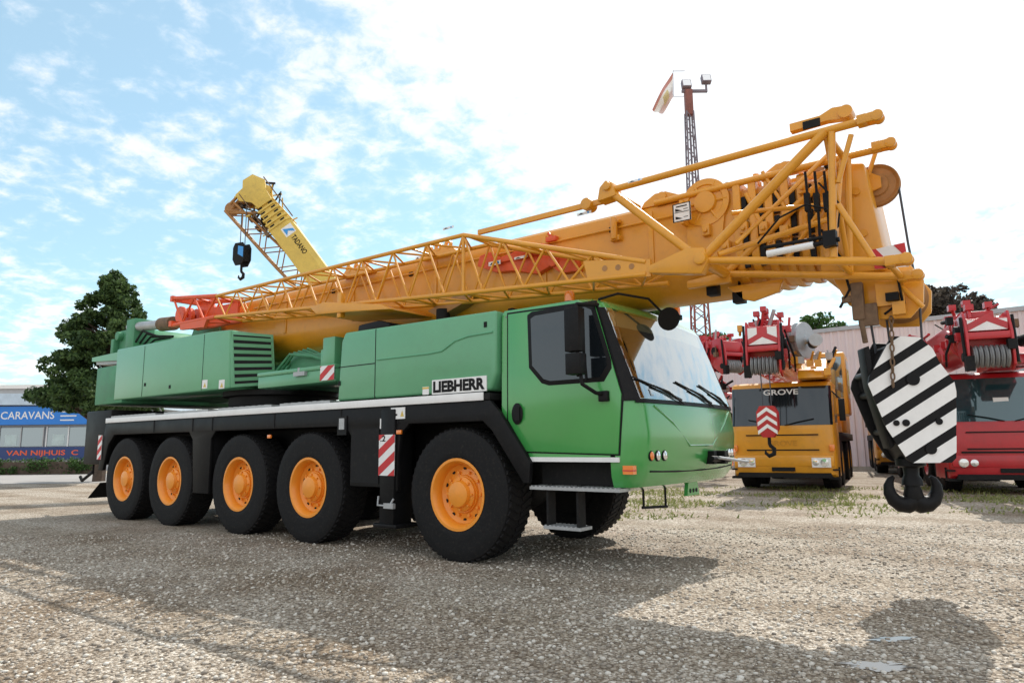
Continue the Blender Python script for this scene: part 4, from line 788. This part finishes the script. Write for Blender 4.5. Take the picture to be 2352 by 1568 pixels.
    MB().tube((xb-1.6,c+.3,zt+.25),(xb-.2,c+.3,zt+.22),.025).build('boom_rail',boompaint,B)
    for P in([(xb-.7,c+.42,zt-.1),(xb-.9,c+.6,zb+.2),(xb-1.4,c+.55,zb-.1),(xb-2.0,c+.5,zb+.3)],[(xb-.6,c-.42,zt-.2),(xb-.7,c-.6,zb+.1),(xb-1.3,c-.5,zb-.1)],[(xb-.3,c+.4,zt-.2),(xb-.2,c+.55,zb+.3),(xb-.6,c+.5,zb-.1),(xb-1.2,c+.48,zb)]): MB().path(P,.025,6).build('hose',BLK,r)
    return r,cab,H
hd=(-F*.88-R*.475).normalized()
gr,gcab,gh=bg_crane('yellow mobile crane with a red boom head, parked directly behind the green cab',groundat(1793,17.8),hd,YEL,RED,boom=(3.15,4.15,-9.,1.35),boff=-.10,glass=GLM,seed=2)
text('GROVE',(-.172,-.40,2.46),(0,1,0),(-.2,0,.98),.86,.15,WHI,gcab)
text('GROVE',(.016,-.35,1.14),(0,1,0),(0,0,1),.72,.14,mat('faded_yellow_lettering',(.56,.25,.014),.5),gcab)
for s in(-1,1): MB().box(-.02,.016,s*.68,s*1.12,.60,.84).build('lamp_surround',WHI,gcab)
hw_=V((gr.location.x,gr.location.y,0))+hd*1.42+V((-hd.y,hd.x,0))*(-.10)
def small_block(label,loc,rz,z,plate,stripe,ropes,plain=False):
    r=root('hook_block',label,'hook block',loc,rz)
    poly=[(-.16,z),(.16,z),(.24,z-.15),(.24,z-.55),(.12,z-.75),(-.12,z-.75),(-.24,z-.55),(-.24,z-.15)]
    m=MB()
    for s in(-1,1): m.prism(poly,s*.14-.02,s*.14+.02,'x')
    m.box(-.12,.12,-.2,.2,z-.6,z-.2); m.m=1
    if plain: m.prism([(-.02,z-.1),(.2,z-.16),(.2,z-.5),(-.02,z-.38)],.159,.166,'x')
    else:
        for k in range(3):
            zc=z-.62+k*.2; m.prism([(-.22,zc-.06),(0,zc+.1),(.22,zc-.06),(.22,zc+.03),(0,zc+.19),(-.22,zc+.03)],.159,.166,'x')
    m.build('cheek_plate',[plate,stripe],r)
    m=MB(); m.path([(0,0,z-.72),(0,0,z-.9),(0,.02,z-.95),(0,.10,z-1.02),(0,.09,z-1.14),(0,-.02,z-1.19),(0,-.1,z-1.12),(0,-.1,z-1.05)],[.04,.04,.045,.05,.055,.05,.035,.015],10); m.build('hook',DRK,r)
    for y in(-.1,.1): MB().tube((0,y,z-.1),(0,y,ropes),.014,6).build('hoist_rope',ROPE,r)
    return r
small_block('red and white chevron hook block hanging before the yellow crane windscreen',hw_,math.atan2(hd.y,hd.x),2.1,RED,WHI,3.1)
hd2=(-F*.93-R*.37).normalized()
rr_,rcab,rh=bg_crane('bright red mobile crane at the right edge, its boom head behind the striped hook block',groundat(2322,15.6),hd2,RED,RED,boom=(2.95,3.75,-9.,2.5),boff=-.85,seed=3,busy=1.3)
MB().box(-.12,-.105,-.25,.05,1.85,2.2).build('windscreen_notice',WHI,rcab)
MB().box(-.02,.013,-1.0,1.0,.94,.98).build('grille',DRK,rcab)
bg_crane('ochre mobile crane standing well back behind the striped hook block',groundat(2095,25.5),(-F*.9-R*.43).normalized(),YEL,YEB,boom=(3.3,4.2,-9.,1.3),boff=-.3,busy=.7,seed=5)
bg_crane('red mobile crane mostly hidden by the green driver cab, left of the yellow crane',groundat(1610,25),(-F*.93+R*.37).normalized(),RED,RED,boom=(3.9,4.8,-9.,1.6),boff=.2,busy=1.2,seed=6,chev=False)
# pale yellow crane behind, boom raised
tr=root('mobile_crane','pale yellow crane behind the green one with its lettered boom raised to the left','mobile crane',groundat(960,22),math.atan2(-R.y,-R.x),'parked mobile cranes')
m=MB(); m.box(-1.3,1.3,-6.5,2.0,.7,1.4); m.box(-1.1,1.1,-4,1,1.4,2.2); m.build('carrier',YEB,tr,bevel=.03)
w2=make_wheel(tr,.65,.42,.32,YEB); w2.location=(-1.1,1.2,.64); w2.rotation_euler=(0,0,-PI/2)
for (x,y) in((1.1,1.2),(-1.1,-1.2),(1.1,-1.2),(-1.1,-4.6),(1.1,-4.6)): copy_part(w2,tr,(x,y,.64),-PI/2 if x<0 else PI/2)
bd=V((5.48,0,7.35)).normalized()
T=Matrix((bd,V((0,1,0)),bd.cross(V((0,1,0))))).transposed().to_4x4(); T.translation=(0,0,2.3)
n3=T.to_3x3()@V((0,0,1)); sg=1 if n3.x<0 else -1; upv=n3*sg      # sg: local z sign that faces right in the picture
def sec2(h,w): return [(-w,-h),(w,-h),(w,h*.6),(w*.7,h),(-w*.7,h),(-w,h*.6)]
m=MB(T); m.prism(sec2(.40,.40),-1.2,7.7,'x'); TB=m.build('boom',YEB,tr,bevel=0)
for k in range(6):
    m=MB(T); m.prism(sec2(.43-.02*k,.43-.02*k),7.7+.19*k,7.76+.19*k,'x'); m.prism(sec2(.37-.02*k,.37-.02*k),7.76+.19*k,7.90+.19*k,'x'); m.m=1; m.box(7.78+.19*k,7.84+.19*k,.2,.385-.02*k,-.3,-.15); m.box(7.78+.19*k,7.84+.19*k,.2,.385-.02*k,.1,.25)
    m.build('boom_collar',[YEB,DRK],TB)
m=MB(T)
for y in(-.36,.30): m.prism([(8.6,-.26),(8.9,-.32),(9.2,-.62),(9.45,-.60),(9.5,-.28),(9.72,-.12),(9.70,.26),(9.3,.48),(9.0,.32),(8.6,.28)],y,y+.06)
m.prism([(8.6,-.25),(9.25,-.22),(9.35,.25),(8.6,.25)],-.3,.3); m.build('boom_head',YEB,TB,bevel=.01)
for (xx,zz_) in((9.28,-.44),(9.54,.08)):
    for k in range(3): m=MB(T); m.lathe([(.05,-.03),(.20,-.03),(.16,0),(.20,.03),(.05,.03)],(xx,-.18+.18*k,zz_),(0,1,0),20); m.build('sheave',BRN,TB)
for k in range(30):
    x=random.uniform(7.7,9.5); z=random.choice((-.40,.38)); m=MB(T); a=V((x,random.uniform(-.3,.4),z*.9)); q=V((x+random.uniform(-.3,.3),random.uniform(-.3,.45),z*random.uniform(1.2,1.8))); m.tube(a,q,random.uniform(.015,.04),6)
    if k%3==0: m.box(q.x-.08,q.x+.08,q.y-.08,q.y+.08,q.z-.06,q.z+.06)
    m.build('boom_fitting',(RUST,YEB,DRK)[k%3],TB)
for z in(-.48,.5): MB(T).tube((7.7,.35,z),(9.4,.35,z),.02).build('boom_rail',RUST,TB)
o=T@V((7.12,.404,0)); text('TADANO',o+upv*.04,-bd,upv,.74,.18,BLK,TB)
cc=T@V((7.36,.402,0))+upv*.12; e1=-bd; e2=upv; m=MB()
m.add([cc-e1*.17-e2*.19,cc+e1*.17-e2*.19,cc+e1*.17+e2*.19,cc-e1*.17+e2*.19],[(0,1,2,3)]); m.m=1; cc2=cc+V((0,.004,0))
m.add([cc2-e1*.14-e2*.14,cc2+e1*.03+e2*.16,cc2+e1*.15+e2*.16,cc2+e1*.01-e2*.02,cc2+e1*.14-e2*.14],[(0,1,2,3),(0,3,4)]); m.build('logo_plate',[WHI,LBL],TB,smooth=False)
A0=V((6.35,0,9.15)); A1=V((2.0,0,4.7)); m=MB(); st=[]
pn=(A1-A0).normalized().cross(V((0,1,0)))
for k in range(15):
    c=A0.lerp(A1,k/14); h=.20+.10*min(1,k/6); st.append([c+V((0,.25,0))+pn*h,c+V((0,-.25,0))+pn*h,c+V((0,-.25,0))-pn*h,c+V((0,.25,0))-pn*h])
lattice(m,st,.04,.02); m.tube(A0,T@V((9.3,.3,-.4*sg)),.06); m.tube(A0+V((0,.2,-.2)),T@V((8.5,.3,-.36*sg)),.05); m.tube(A0+V((0,.2,.1)),T@V((9.5,.3,.0)),.05); m.lathe([(.05,-.05),(.24,-.05),(.24,.05),(.05,.05)],A0,(0,1,0),20); m.build('lattice_jib',BRN,tr,ang=50)
hx=(960-540)/1586*22
small_block('small dark hook block hung on long ropes from the raised pale yellow boom',V(tr.location)-R*hx-F*.3,math.atan2(-F.y,-F.x)-.4,7.85,DRK,LBL,9.2,True)
# ------------------------------------------------------------------ light mast + flag
mr_=root('light_mast','tall lattice floodlight mast rising behind the yellow boom','light mast',groundat(1620,30),RZ)
st=[]
for k in range(34):
    z=k*.5; h=.42-.26*k/33; st.append([V((-h,-h,z)),V((h,-h,z)),V((h,h,z)),V((-h,h,z))])
m=MB(); lattice(m,st[:16],.05,.025,((0,1),(1,2),(2,3),(3,0))); m.build('lower_lattice',MASTR,mr_,ang=50)
m=MB(); lattice(m,st[15:],.042,.02,((0,1),(1,2),(2,3),(3,0))); m.box(-.04,.04,-.04,.04,7.5,16.4); m.build('upper_lattice',MASTG,mr_,ang=50)
m=MB(); m.box(-.17,.17,-.17,.17,16.35,17.6); m.build('mast_top',MASTR,mr_,bevel=.02)
m=MB(); m.box(-.3,.9,-.06,.06,17.5,17.62); m.box(.82,.9,-.05,.05,17.5,17.9); m.build('lamp_bracket',MASTG,mr_)
for x,z in((-.08,17.85),(.86,18.1)):
    TT=Matrix.Translation((x,-.05,z))@Matrix.Rotation(math.radians(-20),4,'X'); m=MB(TT); m.box(-.22,.22,-.12,.14,-.2,.25); o=m.build('floodlight',MASTG,mr_,bevel=.03); m=MB(TT); m.box(-.18,.18,-.128,-.119,-.16,.2); m.build('lamp_glass',LMP,o)
q=[UD(a,c,30) for a,c in((1546,166),(1547,222),(1522,263),(1499,250))]
fr=root('flag','faded red and white flag drooping beside the floodlight mast','flag',q[0]); m=MB(); NX=14
gd=[]
for i in range(NX+1):
    for j in range(NX+1):
        u,v=i/NX,j/NX; p=q[0].lerp(q[1],v).lerp(q[3].lerp(q[2],v),u); p=p+F*(.14*math.sin(u*7+v*3)+.05*math.sin(v*9))-q[0]+Z*(.12*math.sin(u*PI)*(1-v)); gd.append(p)
for i in range(NX):
    for j in range(NX):
        a=i*(NX+1)+j; m.m=0 if j<3 else (1 if j<9 else 2)
        if 5<=i<=8 and 4<j<11: m.m=3
        m.f.append([a,a+1,a+NX+2,a+NX+1]); m.mi.append(m.m)
m.v=[p[:] for p in gd]
FR=mat('flag_red',(.58,.28,.24),.8); FWm=mat('flag_white',(.8,.78,.74),.8); FB=mat('flag_rose',(.68,.52,.48),.8); FY=mat('flag_gold',(.60,.50,.26),.8)
m.build('cloth',[FR,FWm,FB,FY],fr,ang=80)
m=MB(); m.tube(V((0,0,.05)),R*.55+Z*.05,.015,6); m.tube(q[1]-q[0],R*.5+(q[1]-q[0]),.012,6); m.tube(V((0,0,.1)),q[1]-q[0],.012,6); m.build('halyard',MASTG,fr)
# ------------------------------------------------------------------ warehouse
a=groundat(1640,39.5); c=groundat(2560,28.0); d=(c-a); Lw=d.length; rzw=math.atan2(d.y,d.x)
wh=root('warehouse','long warehouse clad in pale lilac grey ribbed sheet behind the parked cranes','warehouse',a,rzw)
m=MB(); pr=[]; x=0
while x<Lw-.4:
    pr+=[(x,0),(x+.16,0),(x+.20,-.05),(x+.30,-.05),(x+.34,0)]; x+=.36
pr+=[(Lw,0),(Lw,14),(0,14)]; m.prism(pr,0,6.9,'z'); m.build('wall',CLAD,wh,smooth=False)
m=MB(); m.box(-.2,Lw+.2,-.12,14.2,6.85,7.05); m.build('roof_trim',GRB,wh)
# ------------------------------------------------------------------ shop + far building
sr=root('shop_building','low blue caravan shop with white lettered fascia beside the dark tree','shop',groundat(0,40),RZ)
m=MB(); m.box(-6,6.6,0,9,0,4.2); m.build('wall',GRB,sr); m=MB(); m.prism([(-6.3,3.85),(6.9,3.75),(6.9,4.2),(4,4.42),(-6.3,4.55)],-.5,9.2); m.build('roof',mat('pale_blue_roof',(.50,.60,.70),.4),sr)
m=MB(); m.box(-6.2,5.4,-.35,-.02,2.66,3.72); m.build('fascia_sign',BLU,sr)
text('CARAVANS',(.05,-.355,2.98),(1,0,0),(0,0,1),3.1,.44,WHI,sr,bold=.01)
for k in range(3): MB().box(3.5,4.55-.12*k,-.356,-.349,3.35-.24*k,3.42-.24*k).build('small_lettering',WHI,sr)
m=MB(); m.box(-6.2,5.4,-.12,-.02,.66,1.38); m.build('lower_sign',BLD,sr)
text('VAN NIJHUIS  C',(.4,-.125,.82),(1,0,0),(0,0,1),4.15,.38,mat('red_lettering',(.80,.12,.03),.5),sr)
for k in range(4):
    x=-5.6+k*2.75; m=MB(); m.box(x,x+2.5,-.06,-.02,1.42,2.5); wn=m.build('window',GLB,sr)
    for xx in(x-.06,x+2.5,x+1.2): MB().box(xx,xx+.06,-.1,-.02,1.4,2.55).build('window_frame',WHI if k%2 else GRY,wn)
    if k in(2,3): m=MB(); m.box(x+.3,x+1.0,-.068,-.058,1.5,2.1); m.build('window_poster',mat('poster_pale',(.5,.6,.6),.5),wn)
fb=root('office_building','flat grey building far behind the blue shop roof','building',groundat(-30,72),RZ); m=MB(); m.box(-12,7.5,0,12,0,7.6); m.build('wall',GRB,fb); m=MB(); m.box(-12.2,7.7,-.2,12.2,7.6,8.0); m.build('roof_edge',WHI,fb)
for k in range(7): MB().box(-11+k*2.6,-9.2+k*2.6,-.05,.01,4.6,6.2).build('window',GLB,fb)
# ------------------------------------------------------------------ plants
def leaves(cent,rad,n,size,flat=1.):
    k=len(cent); rd_=np.array(rad); pr_=rd_**2; idx=np.random.choice(k,n,p=pr_/pr_.sum()); c=np.array(cent)[idx]; rr=rd_[idx]
    d=np.random.normal(size=(n,3)); d/=np.linalg.norm(d,axis=1)[:,None]; d[:,2]*=flat
    p=c+d*(rr*(np.random.rand(n)**.45))[:,None]
    a=np.random.normal(size=(n,3)); a/=np.linalg.norm(a,axis=1)[:,None]; b_=np.cross(a,np.random.normal(size=(n,3))); b_/=np.linalg.norm(b_,axis=1)[:,None]
    s=(size*(.6+.8*np.random.rand(n)))[:,None]; a*=s; b_*=s*.6
    vs=np.stack([p-a,p+b_*.9,p+a,p-b_*.9],1).reshape(-1,3); return vs,np.arange(4*n).reshape(-1,4)
def tree(label,loc,h,wd,cone,nl,ls,lm,th_=1.0,seed=0):
    random.seed(seed); r=root('tree',label,'tree',loc); cent=[];rad=[]; m=MB()
    m.path([(0,0,0),(.05,0,h*.4),(0,.05,h*.95)],[.03*h,.022*h,.004*h],8)
    for k in range(420 if cone else 70):
        if cone:
            t=random.random()**1.4; z=th_+(h-th_)*t; prof=(1-t)**.66*min(1,.80+t*2.0); R_=wd/2*prof*(random.random()**.42)*random.uniform(.85,1.06)
            cl=wd*.052*(1.15-.5*t)
        else:
            ph=random.uniform(-.5,1); z=th_+(h-th_)*(.5+.5*ph*.95); R_=wd/2*math.sqrt(max(0,1-ph*ph*.8))*random.uniform(.2,1.); cl=wd*.10
        q=random.uniform(0,2*PI); p=(R_*math.cos(q),R_*math.sin(q),z+random.uniform(-.1,.1)*h*.1); cent.append(p); rad.append(cl*random.uniform(.6,1.5))
        if k%5==0: m.path([(0,0,max(.3,z-R_*.6)),(p[0]*.5,p[1]*.5,z-R_*.2),p],[.008*h,.005*h,.002*h],5)
    m.build('trunk',BARK,r); vs,fs=leaves(cent,rad,nl,ls,.75); npmesh('crown',vs,fs,lm,r)
    return r
tree('broad dark green conical tree beside the blue shop',groundat(230,27),8.2,5.6,True,60000,.08,LF1,2.8,3)
tree('round dark tree with a rusty tinge showing above the warehouse roof',groundat(2205,62),15.2,7.5,False,9000,.2,LF2,6,5)
tree('smaller dark tree above the warehouse roof, right of the rusty tinged one',groundat(2272,64),14.6,4.6,False,5000,.2,LF2,6,8)
tree('green treetop showing just above the left end of the warehouse roof',groundat(1880,60),11.9,7.5,False,7000,.2,LF3,5,9)
tree('green treetop peeping over the green driver cab beside the mast',groundat(1495,48),11.2,4.0,False,5000,.16,LF3,4,11)
tree('small green treetop behind the mast foot, left of the warehouse',groundat(1650,55),9.9,4.5,False,5000,.18,LF3,4,12)
hr=root('hedge','low clipped hedge along the road before the blue shop','hedge',groundat(70,35),RZ); ce=[];ra=[]
for k in range(170): ce.append((random.uniform(-5,3.2),random.uniform(-.3,.3),random.uniform(.1,.62))); ra.append(.28)
vs,fs=leaves(ce,ra,12000,.055); npmesh('foliage',vs,fs,LF3,hr); MB().box(-5.1,3.3,-.25,.25,0,.62).build('stems',BARK,hr)
